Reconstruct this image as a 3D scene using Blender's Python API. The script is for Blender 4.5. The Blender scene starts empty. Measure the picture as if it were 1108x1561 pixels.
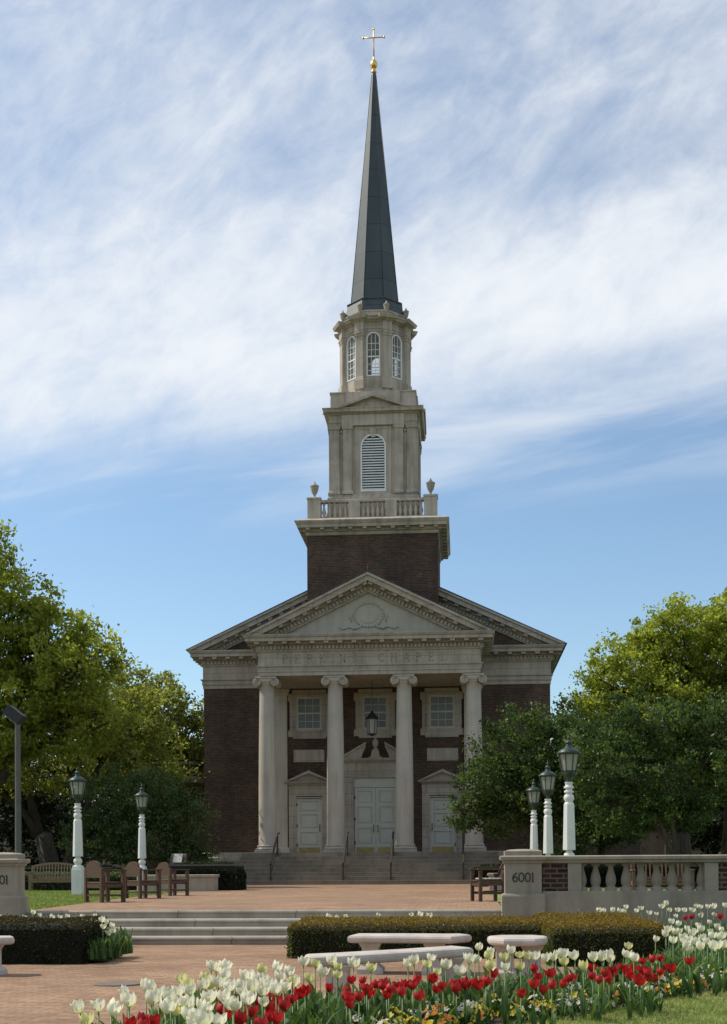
import bpy, bmesh, math, random
import numpy as np
from mathutils import Vector, Matrix, Euler

R = math.radians
S = bpy.context.scene
C = S.collection

# ------------------------------------------------------------------ camera
cam_d = bpy.data.cameras.new("camera")
cam = bpy.data.objects.new("camera", cam_d)
C.objects.link(cam)
cam_d.sensor_fit = 'VERTICAL'
cam_d.sensor_height = 36.0
cam_d.lens = 46.125
cam_d.shift_y = 0.3482
cam_d.shift_x = 0.0
cam_d.clip_start = 0.1
cam_d.clip_end = 4000
cam.location = (0, 0, 1.14)
cam.rotation_mode = 'XYZ'
cam.rotation_euler = (Matrix.Rotation(R(4.3), 3, 'Z') @ Matrix.Rotation(R(90), 3, 'X') @ Matrix.Rotation(R(-0.3), 3, 'Z')).to_euler()
S.camera = cam

# ------------------------------------------------------------------ sun and sky
SUN_EL, SUN_AZ = 50.0, 79.0            # azimuth measured from +Y towards -X
sd = Vector((-math.sin(R(SUN_AZ)) * math.cos(R(SUN_EL)), math.cos(R(SUN_AZ)) * math.cos(R(SUN_EL)), math.sin(R(SUN_EL))))
sun_d = bpy.data.lights.new("sun", 'SUN')
sun_d.energy = 4.1
sun_d.angle = R(0.53)
sun_d.color = (1.0, 0.93, 0.81)
sun = bpy.data.objects.new("sun", sun_d)
C.objects.link(sun)
sun.rotation_euler = sd.to_track_quat('Z', 'Y').to_euler()
sun.location = (0, 0, 60)

world = bpy.data.worlds.new("World")
S.world = world
world.use_nodes = True
wn, wl = world.node_tree.nodes, world.node_tree.links
wn.clear()


def wnode(t, **kw):
    n = wn.new(t)
    for k, v in kw.items():
        if k.startswith('i_'):
            n.inputs[k[2:]].default_value = v
        else:
            setattr(n, k, v)
    return n


def wmath(op, a, b=None, clamp=False):
    n = wn.new('ShaderNodeMath')
    n.operation = op
    n.use_clamp = clamp
    for i, v in enumerate((a, b)):
        if v is None:
            continue
        if isinstance(v, (int, float)):
            n.inputs[i].default_value = v
        else:
            wl.new(v, n.inputs[i])
    return n.outputs[0]


def wramp(v, lo, hi):
    n = wn.new('ShaderNodeMapRange')
    n.interpolation_type = 'SMOOTHSTEP'
    n.inputs[1].default_value = lo
    n.inputs[2].default_value = hi
    wl.new(v, n.inputs[0])
    return n.outputs[0]


sky = wnode('ShaderNodeTexSky', sky_type='NISHITA', sun_disc=False, sun_elevation=R(SUN_EL), sun_rotation=R(-SUN_AZ),
            air_density=1.0, dust_density=0.6, ozone_density=0.9, altitude=150)
tc = wnode('ShaderNodeTexCoord')
sep = wnode('ShaderNodeSeparateXYZ')
wl.new(tc.outputs['Generated'], sep.inputs[0])
dx, dy, dz = sep.outputs
den = wmath('MAXIMUM', dz, 0.02)
den = wmath('ADD', den, 0.06)
pu = wmath('DIVIDE', dx, den)
pv = wmath('DIVIDE', dy, den)
comb = wnode('ShaderNodeCombineXYZ')
wl.new(pu, comb.inputs[0])
wl.new(pv, comb.inputs[1])
# a high deck of cirrus: broad sheet, soft mottling and combed streaks


def wnoise(scale, rot, stretch, detail, rough, dist, off):
    m = wnode('ShaderNodeMapping')
    m.inputs['Rotation'].default_value = (0, 0, R(rot))
    m.inputs['Scale'].default_value = stretch
    m.inputs['Location'].default_value = off
    wl.new(comb.outputs[0], m.inputs[0])
    n = wnode('ShaderNodeTexNoise')
    n.inputs['Scale'].default_value = scale
    n.inputs['Detail'].default_value = detail
    n.inputs['Roughness'].default_value = rough
    n.inputs['Distortion'].default_value = dist
    wl.new(m.outputs[0], n.inputs['Vector'])
    return n.outputs['Fac']


wall_c = wnode('ShaderNodeCombineXYZ')
ady = wmath('ADD', wmath('ABSOLUTE', dy), 0.10)
gu = wmath('DIVIDE', dx, ady)
gv = wmath('DIVIDE', dz, ady)
wl.new(gu, wall_c.inputs[0])
wl.new(gv, wall_c.inputs[1])


def gnoise(scale, rot, stretch, detail, rough, dist, off):
    m = wnode('ShaderNodeMapping', vector_type='TEXTURE')
    m.inputs['Rotation'].default_value = (0, 0, R(rot))
    m.inputs['Scale'].default_value = stretch
    m.inputs['Location'].default_value = off
    wl.new(wall_c.outputs[0], m.inputs[0])
    n = wnode('ShaderNodeTexNoise')
    n.inputs['Scale'].default_value = scale
    n.inputs['Detail'].default_value = detail
    n.inputs['Roughness'].default_value = rough
    n.inputs['Distortion'].default_value = dist
    wl.new(m.outputs[0], n.inputs['Vector'])
    return n.outputs['Fac']


n_big = gnoise(5.0, 16, (1.7, 0.85, 1), 5, 0.5, 0.4, (0.25, 0.11, 0))
n_mid = gnoise(12.0, 34, (1.5, 0.85, 1), 9, 0.6, 0.7, (0.4, 0.6, 0))
n_fin = gnoise(38.0, 40, (1.3, 0.85, 1), 8, 0.66, 0.5, (0.2, 0.3, 0))
n_str = gnoise(9.0, 11, (3.6, 0.55, 1), 8, 0.55, 0.35, (0.7, 0.21, 0))
elev = wmath('SUBTRACT', gv, wmath('MULTIPLY', gu, 0.09))
edge_e = wmath('ADD', elev, wmath('MULTIPLY', wmath('SUBTRACT', n_str, 0.5), 0.16))
deck = wramp(edge_e, 0.262, 0.360)
low = wmath('MULTIPLY', wmath('MULTIPLY', wramp(elev, 0.225, 0.29), wmath('SUBTRACT', 1.0, wramp(elev, 0.33, 0.42))), 0.62)
band = wmath('MULTIPLY', wramp(elev, 0.28, 0.36), wmath('SUBTRACT', 1.0, wramp(elev, 0.36, 0.50)))
body = wmath('ADD', wmath('MULTIPLY', n_big, 0.62), wmath('MULTIPLY', n_mid, 0.46))
body = wmath('ADD', body, wmath('MULTIPLY', n_fin, 0.24))
body = wmath('ADD', body, wmath('MULTIPLY', band, 0.20))
dens = wramp(body, 0.48, 0.97)
dens = wmath('MULTIPLY', dens, deck)
streak = wmath('MULTIPLY', wramp(n_str, 0.46, 0.70), low)
dens = wmath('MAXIMUM', dens, streak)
dens = wmath('ADD', wmath('MULTIPLY', dens, 0.78), wmath('MULTIPLY', deck, 0.20))
cloud = wnode('ShaderNodeRGB')
cloud.outputs[0].default_value = (6.15, 6.4, 6.7, 1)
tintn = wnode('ShaderNodeMixRGB', blend_type='MULTIPLY')
tintn.inputs[0].default_value = 1.0
tintn.inputs[2].default_value = (0.93, 1.02, 1.04, 1)
wl.new(sky.outputs[0], tintn.inputs[1])
mixc = wnode('ShaderNodeMixRGB')
wl.new(dens, mixc.inputs[0])
wl.new(tintn.outputs[0], mixc.inputs[1])
wl.new(cloud.outputs[0], mixc.inputs[2])
bg = wnode('ShaderNodeBackground')
bg.inputs[1].default_value = 0.145
wl.new(mixc.outputs[0], bg.inputs[0])
wo = wnode('ShaderNodeOutputWorld')
wl.new(bg.outputs[0], wo.inputs[0])

S.view_settings.view_transform = 'Standard'
S.view_settings.look = 'None'
S.view_settings.gamma = 1.0
S.view_settings.exposure = 0.0
S.cycles.max_bounces = 8
S.cycles.transparent_max_bounces = 12
try:
    S.cycles.use_denoising = True
except Exception:
    pass

# ------------------------------------------------------------------ mesh helpers
class MB:
    """collects faces, then links them as ONE mesh object"""

    def __init__(self):
        self.v, self.f, self.sm = [], [], []

    def add(self, vs, fs, smooth=False):
        o = len(self.v)
        self.v += [tuple(p) for p in vs]
        self.f += [tuple(i + o for i in f) for f in fs]
        self.sm += [smooth] * len(fs)
        return self

    def box(self, x0, x1, y0, y1, z0, z1):
        vs = [(x, y, z) for z in (z0, z1) for y in (y0, y1) for x in (x0, x1)]
        return self.add(vs, [(0, 2, 3, 1), (4, 5, 7, 6), (0, 1, 5, 4), (2, 6, 7, 3), (0, 4, 6, 2), (1, 3, 7, 5)])

    def bbox(self, x0, x1, y0, y1, z0, z1, b=0.01):
        """box with chamfered edges (three stacked rings)"""
        prof = [(-b, z0), (0, z0 + b), (0, z1 - b), (-b, z1)]
        return self.ringbox(x0, x1, y0, y1, prof)

    def ringbox(self, x0, x1, y0, y1, prof, cap=True):
        vs, fs = [], []
        for o, z in prof:
            vs += [(x0 - o, y0 - o, z), (x1 + o, y0 - o, z), (x1 + o, y1 + o, z), (x0 - o, y1 + o, z)]
        n = len(prof)
        for i in range(n - 1):
            for k in range(4):
                a, b = i * 4 + k, i * 4 + (k + 1) % 4
                fs.append((a, b, b + 4, a + 4))
        if cap:
            fs.append((3, 2, 1, 0))
            t = (n - 1) * 4
            fs.append((t, t + 1, t + 2, t + 3))
        return self.add(vs, fs)

    def lathe(self, prof, cx=0, cy=0, n=16, smooth=True, rot=0.0, cap=True, z0=0):
        vs, fs = [], []
        for r, z in prof:
            for k in range(n):
                a = rot + 2 * math.pi * k / n
                vs.append((cx + r * math.cos(a), cy + r * math.sin(a), z + z0))
        m = len(prof)
        for i in range(m - 1):
            for k in range(n):
                a, b = i * n + k, i * n + (k + 1) % n
                fs.append((a, b, b + n, a + n))
        self.add(vs, fs, smooth)
        if cap:
            self.add(vs[:n], [tuple(range(n - 1, -1, -1))])
            self.add(vs[-n:], [tuple(range(n))])
        return self

    def prism(self, poly, a0, a1, axis='y'):
        """polygon (2-D, counter-clockwise) pushed from a0 to a1 along an axis"""
        n = len(poly)

        def p3(p, a):
            if axis == 'y':
                return (p[0], a, p[1])
            if axis == 'x':
                return (a, p[0], p[1])
            return (p[0], p[1], a)
        vs = [p3(p, a0) for p in poly] + [p3(p, a1) for p in poly]
        fs = [tuple(range(n)), tuple(range(2 * n - 1, n - 1, -1))]
        for k in range(n):
            j = (k + 1) % n
            fs.append((k, k + n, j + n, j))
        return self.add(vs, fs)

    def tube(self, pts, rad, n=6, smooth=True, cap=True):
        pts = [Vector(p) for p in pts]
        if isinstance(rad, (int, float)):
            rad = [rad] * len(pts)
        vs, fs = [], []
        ref = Vector((0.13, 0.91, 0.37))
        for i, p in enumerate(pts):
            d = (pts[min(i + 1, len(pts) - 1)] - pts[max(i - 1, 0)])
            if d.length < 1e-9:
                d = Vector((0, 0, 1))
            d.normalize()
            u = ref - d * ref.dot(d)
            if u.length < 1e-3:
                u = Vector((1, 0, 0)) - d * d.x
            u.normalize()
            w = d.cross(u)
            for k in range(n):
                a = 2 * math.pi * k / n
                vs.append(p + (u * math.cos(a) + w * math.sin(a)) * rad[i])
        for i in range(len(pts) - 1):
            for k in range(n):
                a, b = i * n + k, i * n + (k + 1) % n
                fs.append((a, b, b + n, a + n))
        if cap:
            fs.append(tuple(range(n - 1, -1, -1)))
            t = (len(pts) - 1) * n
            fs.append(tuple(range(t, t + n)))
        return self.add(vs, fs, smooth)

    def beam(self, p, q, w, h, up=(0, 0, 1)):
        """square bar from p to q"""
        p, q = Vector(p), Vector(q)
        d = (q - p).normalized()
        s = d.cross(Vector(up))
        if s.length < 1e-4:
            s = d.cross(Vector((0, 1, 0)))
        s.normalize()
        t = s.cross(d)
        vs = []
        for e in (p, q):
            for a, b in ((-1, -1), (1, -1), (1, 1), (-1, 1)):
                vs.append(e + s * a * w / 2 + t * b * h / 2)
        return self.add(vs, [(0, 1, 2, 3), (7, 6, 5, 4), (0, 4, 5, 1), (1, 5, 6, 2), (2, 6, 7, 3), (3, 7, 4, 0)])

    def xform(self, m):
        self.v = [tuple(m @ Vector(p)) for p in self.v]
        return self

    def merge(self, other, m=None):
        vs = other.v if m is None else [tuple(m @ Vector(p)) for p in other.v]
        o = len(self.v)
        self.v += vs
        self.f += [tuple(i + o for i in f) for f in other.f]
        self.sm += other.sm
        return self

    def mesh(self, name, mat):
        me = bpy.data.meshes.new(name)
        me.from_pydata(self.v, [], self.f)
        me.polygons.foreach_set('use_smooth', self.sm)
        bm = bmesh.new()
        bm.from_mesh(me)
        bmesh.ops.recalc_face_normals(bm, faces=bm.faces)
        bm.to_mesh(me)
        bm.free()
        if mat:
            me.materials.append(mat)
        me.update()
        return me

    def build(self, name, mat, parent=None, loc=None):
        o = bpy.data.objects.new(name, self.mesh(name, mat))
        C.objects.link(o)
        if parent:
            o.parent = parent
        if loc:
            o.location = loc
        return o


def link(name, me, parent=None, loc=None):
    o = bpy.data.objects.new(name, me)
    C.objects.link(o)
    if parent:
        o.parent = parent
    if loc:
        o.location = loc
    return o


def tag(o, label=None, cat=None, group=None, kind=None):
    for k, v in (('label', label), ('category', cat), ('group', group), ('kind', kind)):
        if v:
            o[k] = v
    return o


def thing(name, label, cat, loc=(0, 0, 0), rz=0.0, group=None):
    o = bpy.data.objects.new(name, None)
    o.empty_display_size = 0.2
    C.objects.link(o)
    o.location = loc
    o.rotation_euler = (0, 0, rz)
    return tag(o, label, cat, group)


def copy_thing(o, loc, rz=0.0, label=None, parent=None, scale=None):
    c = o.copy()
    C.objects.link(c)
    if parent:
        c.parent = parent
    if loc is not None:
        c.location = loc
        c.rotation_euler = (0, 0, rz)
    if scale:
        c.scale = scale
    if label:
        c['label'] = label
    for ch in list(o.children):
        copy_thing(ch, None, parent=c)
    return c


# ------------------------------------------------------------------ materials
def mat(name):
    m = bpy.data.materials.new(name)
    m.use_nodes = True
    nt = m.node_tree
    b = nt.nodes['Principled BSDF']
    return m, nt, b


def nd(nt, t, **kw):
    n = nt.nodes.new(t)
    for k, v in kw.items():
        if k.startswith('i_'):
            n.inputs[k[2:].replace('_', ' ')].default_value = v
        else:
            setattr(n, k, v)
    return n


def ramp(nt, fac, stops):
    r = nt.nodes.new('ShaderNodeValToRGB')
    e = r.color_ramp.elements
    e[0].position, e[0].color = stops[0][0], (*stops[0][1], 1)
    e[1].position, e[1].color = stops[-1][0], (*stops[-1][1], 1)
    for p, c in stops[1:-1]:
        x = e.new(p)
        x.color = (*c, 1)
    nt.links.new(fac, r.inputs[0])
    return r.outputs[0]


def noise(nt, vec, scale, detail=5, rough=0.55, stretch=None):
    if stretch:
        mp = nd(nt, 'ShaderNodeMapping')
        mp.inputs['Scale'].default_value = stretch
        nt.links.new(vec, mp.inputs[0])
        vec = mp.outputs[0]
    n = nd(nt, 'ShaderNodeTexNoise', i_Scale=scale, i_Detail=detail, i_Roughness=rough)
    nt.links.new(vec, n.inputs['Vector'])
    return n.outputs['Fac']


def mixrgb(nt, fac, a, b, mode='MIX'):
    m = nt.nodes.new('ShaderNodeMixRGB')
    m.blend_type = mode
    for i, v in enumerate((fac, a, b)):
        if isinstance(v, (int, float)):
            m.inputs[i].default_value = v
        elif isinstance(v, tuple):
            m.inputs[i].default_value = (*v, 1)
        else:
            nt.links.new(v, m.inputs[i])
    return m.outputs[0]


def objvec(nt):
    return nd(nt, 'ShaderNodeTexCoord').outputs['Object']


def bump(nt, b, h, strength=0.3, dist=0.01):
    bp = nd(nt, 'ShaderNodeBump', i_Strength=strength, i_Distance=dist)
    nt.links.new(h, bp.inputs['Height'])
    nt.links.new(bp.outputs[0], b.inputs['Normal'])


def stone(name, base, var=0.25, scale=1.2, rough=0.85, streak=0.5, joint=None):
    m, nt, b = mat(name)
    v = objvec(nt)
    d = tuple(c * (1 - var) for c in base)
    l = tuple(min(1, c * (1 + var * 0.7)) for c in base)
    col = ramp(nt, noise(nt, v, scale, 8, 0.62), [(0.28, d), (0.5, base), (0.75, l)])
    st = ramp(nt, noise(nt, v, 1.5, 6, 0.6, (3.0, 3.0, 0.25)), [(0.45, (1, 1, 1)), (0.72, (0.55, 0.52, 0.47))])
    col = mixrgb(nt, streak, col, st, 'MULTIPLY')
    gr = noise(nt, v, 45, 3, 0.7)
    col = mixrgb(nt, 0.25, col, ramp(nt, gr, [(0.3, (0.6, 0.6, 0.6)), (0.7, (1.15, 1.15, 1.15))]), 'MULTIPLY')
    if joint:
        bt = brick_node(nt, v, joint[0], joint[1], 0.012, (1, 1, 1), (0.93, 0.93, 0.92), (0.6, 0.58, 0.55), True)
        col = mixrgb(nt, 1.0, col, bt.outputs['Color'], 'MULTIPLY')
    nt.links.new(col, b.inputs['Base Color'])
    b.inputs['Roughness'].default_value = rough
    b.inputs['Specular IOR Level'].default_value = 0.25
    bump(nt, b, gr, 0.25, 0.006)
    return m


def brick_node(nt, v, bw, rh, mortar, c1, c2, cm, wall):
    if wall:
        s = nd(nt, 'ShaderNodeSeparateXYZ')
        nt.links.new(v, s.inputs[0])
        a = nd(nt, 'ShaderNodeMath', operation='ADD')
        nt.links.new(s.outputs[0], a.inputs[0])
        nt.links.new(s.outputs[1], a.inputs[1])
        cb = nd(nt, 'ShaderNodeCombineXYZ')
        nt.links.new(a.outputs[0], cb.inputs[0])
        nt.links.new(s.outputs[2], cb.inputs[1])
        v = cb.outputs[0]
    bt = nd(nt, 'ShaderNodeTexBrick', i_Scale=1.0, i_Brick_Width=bw, i_Row_Height=rh, i_Mortar_Size=mortar, i_Bias=0.0)
    bt.inputs['Color1'].default_value = (*c1, 1)
    bt.inputs['Color2'].default_value = (*c2, 1)
    bt.inputs['Mortar'].default_value = (*cm, 1)
    nt.links.new(v, bt.inputs['Vector'])
    return bt


def brick(name, c1, c2, cm, bw=0.21, rh=0.072, mortar=0.009, wall=True, var=0.6, rough=0.9, patch=0.9):
    m, nt, b = mat(name)
    v = objvec(nt)
    bt = brick_node(nt, v, bw, rh, mortar, c1, c2, cm, wall)
    big = ramp(nt, noise(nt, v, patch, 6, 0.6), [(0.3, (1 - var * 0.5,) * 3), (0.7, (1 + var * 0.35, 1 + var * 0.3, 1 + var * 0.28))])
    col = mixrgb(nt, 1.0, bt.outputs['Color'], big, 'MULTIPLY')
    fine = ramp(nt, noise(nt, v, 11, 4, 0.7), [(0.3, (0.72, 0.7, 0.7)), (0.72, (1.25, 1.22, 1.2))])
    col = mixrgb(nt, 0.8, col, fine, 'MULTIPLY')
    if not wall:
        dirt = ramp(nt, noise(nt, v, 0.9, 9, 0.68), [(0.42, (1, 1, 1)), (0.60, (0.80, 0.76, 0.72)), (0.74, (0.60, 0.56, 0.52))])
        col = mixrgb(nt, 0.75, col, dirt, 'MULTIPLY')
    else:
        soot = ramp(nt, noise(nt, v, 0.7, 8, 0.65, (1.6, 1.6, 0.3)), [(0.4, (1.12, 1.1, 1.08)), (0.7, (0.62, 0.62, 0.62))])
        col = mixrgb(nt, 0.7, col, soot, 'MULTIPLY')
    nt.links.new(col, b.inputs['Base Color'])
    b.inputs['Roughness'].default_value = rough
    b.inputs['Specular IOR Level'].default_value = 0.2
    bump(nt, b, bt.outputs['Fac'], -0.35, 0.006)
    return m


def plain(name, base, rough=0.6, var=0.2, scale=6, metallic=0.0, spec=0.4, bmp=0.15, stretch=None):
    m, nt, b = mat(name)
    v = objvec(nt)
    n = noise(nt, v, scale, 6, 0.6, stretch)
    col = ramp(nt, n, [(0.3, tuple(c * (1 - var) for c in base)), (0.7, tuple(min(1, c * (1 + var)) for c in base))])
    nt.links.new(col, b.inputs['Base Color'])
    b.inputs['Roughness'].default_value = rough
    b.inputs['Metallic'].default_value = metallic
    b.inputs['Specular IOR Level'].default_value = spec
    bump(nt, b, n, bmp, 0.004)
    return m


def leaf_mat(name, dark, mid, light, trans=0.35, rough=0.5, tcol=None):
    """colour varies from leaf to leaf through the mesh's own 'tint' attribute"""
    m, nt, b = mat(name)
    at = nd(nt, 'ShaderNodeAttribute', attribute_name='tint')
    col = ramp(nt, at.outputs['Fac'], [(0.0, dark), (0.5, mid), (1.0, light)])
    nt.links.new(col, b.inputs['Base Color'])
    b.inputs['Roughness'].default_value = rough
    b.inputs['Specular IOR Level'].default_value = 0.16
    tr = nd(nt, 'ShaderNodeBsdfTranslucent')
    tc_ = mixrgb(nt, 1.0, col, tcol or (1.25, 1.35, 0.6), 'MULTIPLY')
    nt.links.new(tc_, tr.inputs[0])
    mx = nd(nt, 'ShaderNodeMixShader', i_Fac=trans)
    nt.links.new(b.outputs[0], mx.inputs[1])
    nt.links.new(tr.outputs[0], mx.inputs[2])
    nt.links.new(mx.outputs[0], nt.nodes['Material Output'].inputs['Surface'])
    return m


def glass_mat(name, tint, alpha=0.5, rough=0.08):
    m, nt, b = mat(name)
    b.inputs['Base Color'].default_value = (*tint, 1)
    b.inputs['Roughness'].default_value = rough
    b.inputs['Specular IOR Level'].default_value = 0.6
    tr = nd(nt, 'ShaderNodeBsdfTransparent')
    mx = nd(nt, 'ShaderNodeMixShader', i_Fac=alpha)
    nt.links.new(tr.outputs[0], mx.inputs[1])
    nt.links.new(b.outputs[0], mx.inputs[2])
    nt.links.new(mx.outputs[0], nt.nodes['Material Output'].inputs['Surface'])
    return m


M = {}
M['lime'] = stone('limestone', (0.43, 0.375, 0.315), 0.24, 0.9, streak=0.55, joint=(1.1, 0.52))
M['lime_tower'] = stone('tower_limestone', (0.46, 0.40, 0.335), 0.34, 0.8, streak=0.75)
M['column'] = stone('column_limestone', (0.48, 0.425, 0.36), 0.18, 0.9, streak=0.45)
M['tymp'] = stone('tympanum_limestone', (0.42, 0.39, 0.33), 0.14, 0.7, streak=0.3)
M['pier'] = stone('pier_limestone', (0.33, 0.285, 0.22), 0.22, 2.2, streak=0.5)
M['step'] = stone('step_stone', (0.40, 0.35, 0.285), 0.24, 1.5, streak=0.4, joint=(1.9, 40.0))
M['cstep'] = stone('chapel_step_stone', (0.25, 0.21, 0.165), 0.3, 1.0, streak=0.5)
M['cast'] = stone('cast_stone_seat', (0.52, 0.46, 0.405), 0.20, 3.0, streak=0.4)
M['brick'] = brick('dark_red_brick', (0.108, 0.062, 0.046), (0.048, 0.032, 0.027), (0.135, 0.108, 0.085))
M['pierbrick'] = brick('balustrade_brick', (0.10, 0.046, 0.034), (0.035, 0.020, 0.018), (0.16, 0.135, 0.11), 0.2, 0.075, 0.012)
M['pave'] = brick('brick_pavers', (0.38, 0.245, 0.155), (0.275, 0.17, 0.105), (0.20, 0.15, 0.105), 0.2, 0.1, 0.008, wall=False, var=0.35, patch=0.55)
M['roof'] = plain('roof_slate', (0.05, 0.05, 0.052), 0.75, 0.25, 3)
M['soffit'] = plain('porch_plaster', (0.23, 0.17, 0.115), 0.85, 0.12, 1.2)
M['door'] = plain('door_paint', (0.46, 0.46, 0.40), 0.5, 0.06, 2)
M['sash'] = plain('window_paint', (0.46, 0.43, 0.36), 0.5, 0.08, 3)
M['glass'] = plain('dark_window_glass', (0.125, 0.125, 0.11), 0.25, 0.25, 0.8, spec=0.4, bmp=0.02)
M['belglass'] = glass_mat('lantern_window_glass', (0.30, 0.33, 0.34), 0.14)
M['louv'] = plain('louvre_paint', (0.74, 0.74, 0.72), 0.6, 0.08, 3)
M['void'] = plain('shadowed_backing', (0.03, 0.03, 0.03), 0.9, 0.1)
M['gold'] = plain('gilded_metal', (0.78, 0.50, 0.16), 0.32, 0.12, 5, metallic=1.0)
M['bronze'] = plain('bronze_rail', (0.060, 0.052, 0.040), 0.45, 0.3, 6, metallic=0.5)
M['brass'] = plain('brass_plate', (0.30, 0.22, 0.09), 0.4, 0.2, 6, metallic=0.8)
M['spire'] = None
M['white'] = stone('white_post_paint', (0.68, 0.68, 0.65), 0.08, 3.0, 0.5, streak=0.3)
M['green'] = plain('verdigris_metal', (0.040, 0.062, 0.052), 0.45, 0.45, 9, metallic=0.4)
M['lampglass'] = glass_mat('frosted_lamp_glass', (0.42, 0.42, 0.36), 0.6, 0.3)
M['bulb'] = plain('lamp_bulb', (0.62, 0.60, 0.52), 0.3, 0.05)
M['wood'] = plain('brown_bench_wood', (0.075, 0.037, 0.019), 0.6, 0.35, 5, stretch=(1, 1, 7))
M['greywood'] = plain('weathered_teak', (0.20, 0.145, 0.085), 0.7, 0.3, 6, stretch=(1, 1, 7))
M['redwood'] = plain('tan_bench_wood', (0.13, 0.072, 0.042), 0.6, 0.3, 6, stretch=(1, 1, 7))
M['bark'] = plain('tree_bark', (0.060, 0.047, 0.036), 0.95, 0.45, 4, bmp=0.6, stretch=(3, 3, 0.6))
M['soil'] = plain('bed_soil', (0.045, 0.030, 0.020), 0.95, 0.4, 12, bmp=0.7)
M['pole'] = plain('grey_pole_metal', (0.10, 0.10, 0.09), 0.5, 0.2, 5, metallic=0.3)
M['dark'] = plain('dark_fixture_metal', (0.02, 0.02, 0.021), 0.5, 0.2, 5)
M['drain'] = plain('worn_iron', (0.16, 0.125, 0.10), 0.8, 0.2, 9)
M['ink'] = plain('incised_letter', (0.055, 0.05, 0.045), 0.9, 0.1)  # dark tone painted in for the shade of cut numerals
M['letter'] = plain('frieze_letter', (0.31, 0.27, 0.21), 0.9, 0.1)  # darker than the frieze, imitating shade inside cut letters
M['carve'] = plain('shaded_carving', (0.27, 0.25, 0.215), 0.9, 0.1)
M['pink'] = brick('far_pale_brick', (0.30, 0.20, 0.155), (0.25, 0.165, 0.13), (0.28, 0.22, 0.18), var=0.2)
M['plaque'] = stone('plaque_granite', (0.42, 0.40, 0.37), 0.15, 6, streak=0.1)


def spire_mat():
    m, nt, b = mat('spire_lead_sheet')
    v = objvec(nt)
    bt = brick_node(nt, v, 60.0, 1.35, 0.02, (0.048, 0.062, 0.068), (0.038, 0.050, 0.055), (0.019, 0.024, 0.027), True)
    n = ramp(nt, noise(nt, v, 1.6, 7, 0.6, (1, 1, 0.25)), [(0.3, (0.75, 0.77, 0.78)), (0.72, (1.25, 1.25, 1.22))])
    nt.links.new(mixrgb(nt, 1.0, bt.outputs['Color'], n, 'MULTIPLY'), b.inputs['Base Color'])
    b.inputs['Roughness'].default_value = 0.5
    b.inputs['Metallic'].default_value = 0.15
    return m


M['spire'] = spire_mat()


def lawn_mat(name, a, b_, c, sc=0.5):
    m, nt, b = mat(name)
    v = objvec(nt)
    col = ramp(nt, noise(nt, v, sc, 7, 0.62), [(0.3, a), (0.52, b_), (0.74, c)])
    fine = ramp(nt, noise(nt, v, 26, 5, 0.75), [(0.3, (0.55, 0.58, 0.5)), (0.72, (1.35, 1.3, 1.25))])
    col = mixrgb(nt, 0.85, col, fine, 'MULTIPLY')
    nt.links.new(col, b.inputs['Base Color'])
    b.inputs['Roughness'].default_value = 0.95
    b.inputs['Specular IOR Level'].default_value = 0.1
    bump(nt, b, noise(nt, v, 40, 4, 0.7), 0.7, 0.02)
    return m


M['lawn'] = lawn_mat('spring_lawn', (0.13, 0.175, 0.05), (0.20, 0.235, 0.075), (0.30, 0.30, 0.13))
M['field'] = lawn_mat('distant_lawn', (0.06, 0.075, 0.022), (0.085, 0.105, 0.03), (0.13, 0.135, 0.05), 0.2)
M['blade'] = leaf_mat('grass_blade', (0.11, 0.17, 0.04), (0.23, 0.28, 0.08), (0.44, 0.41, 0.19), 0.3)
M['lf_oak'] = leaf_mat('young_oak_leaf', (0.13, 0.145, 0.03), (0.26, 0.29, 0.058), (0.45, 0.44, 0.10), 0.6)
M['lf_olive'] = leaf_mat('olive_oak_leaf', (0.115, 0.122, 0.036), (0.24, 0.255, 0.072), (0.41, 0.40, 0.13), 0.6)
M['lf_lime'] = leaf_mat('yellow_green_leaf', (0.145, 0.17, 0.032), (0.28, 0.31, 0.06), (0.43, 0.44, 0.11), 0.58)
M['lf_dark'] = leaf_mat('dark_evergreen_leaf', (0.022, 0.038, 0.013), (0.062, 0.102, 0.032), (0.18, 0.22, 0.065), 0.4, 0.4)
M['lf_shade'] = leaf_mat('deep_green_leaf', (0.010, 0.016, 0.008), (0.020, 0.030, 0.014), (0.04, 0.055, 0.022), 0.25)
M['lf_shrub'] = leaf_mat('shrub_leaf', (0.030, 0.050, 0.018), (0.068, 0.105, 0.036), (0.15, 0.18, 0.062), 0.3)
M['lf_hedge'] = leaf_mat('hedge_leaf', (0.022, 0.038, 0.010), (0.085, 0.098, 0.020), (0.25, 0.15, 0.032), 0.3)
M['lf_hedge2'] = leaf_mat('dark_hedge_leaf', (0.012, 0.016, 0.006), (0.025, 0.030, 0.010), (0.075, 0.055, 0.020), 0.25)
M['hedgecore'] = plain('hedge_twigs', (0.012, 0.012, 0.007), 0.95, 0.4, 20)
M['tuleaf'] = leaf_mat('tulip_leaf', (0.045, 0.085, 0.030), (0.085, 0.150, 0.050), (0.17, 0.24, 0.08), 0.3, 0.4)
M['stem'] = plain('tulip_stem', (0.10, 0.17, 0.055), 0.5, 0.15, 20)
M['panleaf'] = leaf_mat('pansy_leaf', (0.022, 0.055, 0.016), (0.05, 0.105, 0.03), (0.10, 0.16, 0.05), 0.25)


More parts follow.
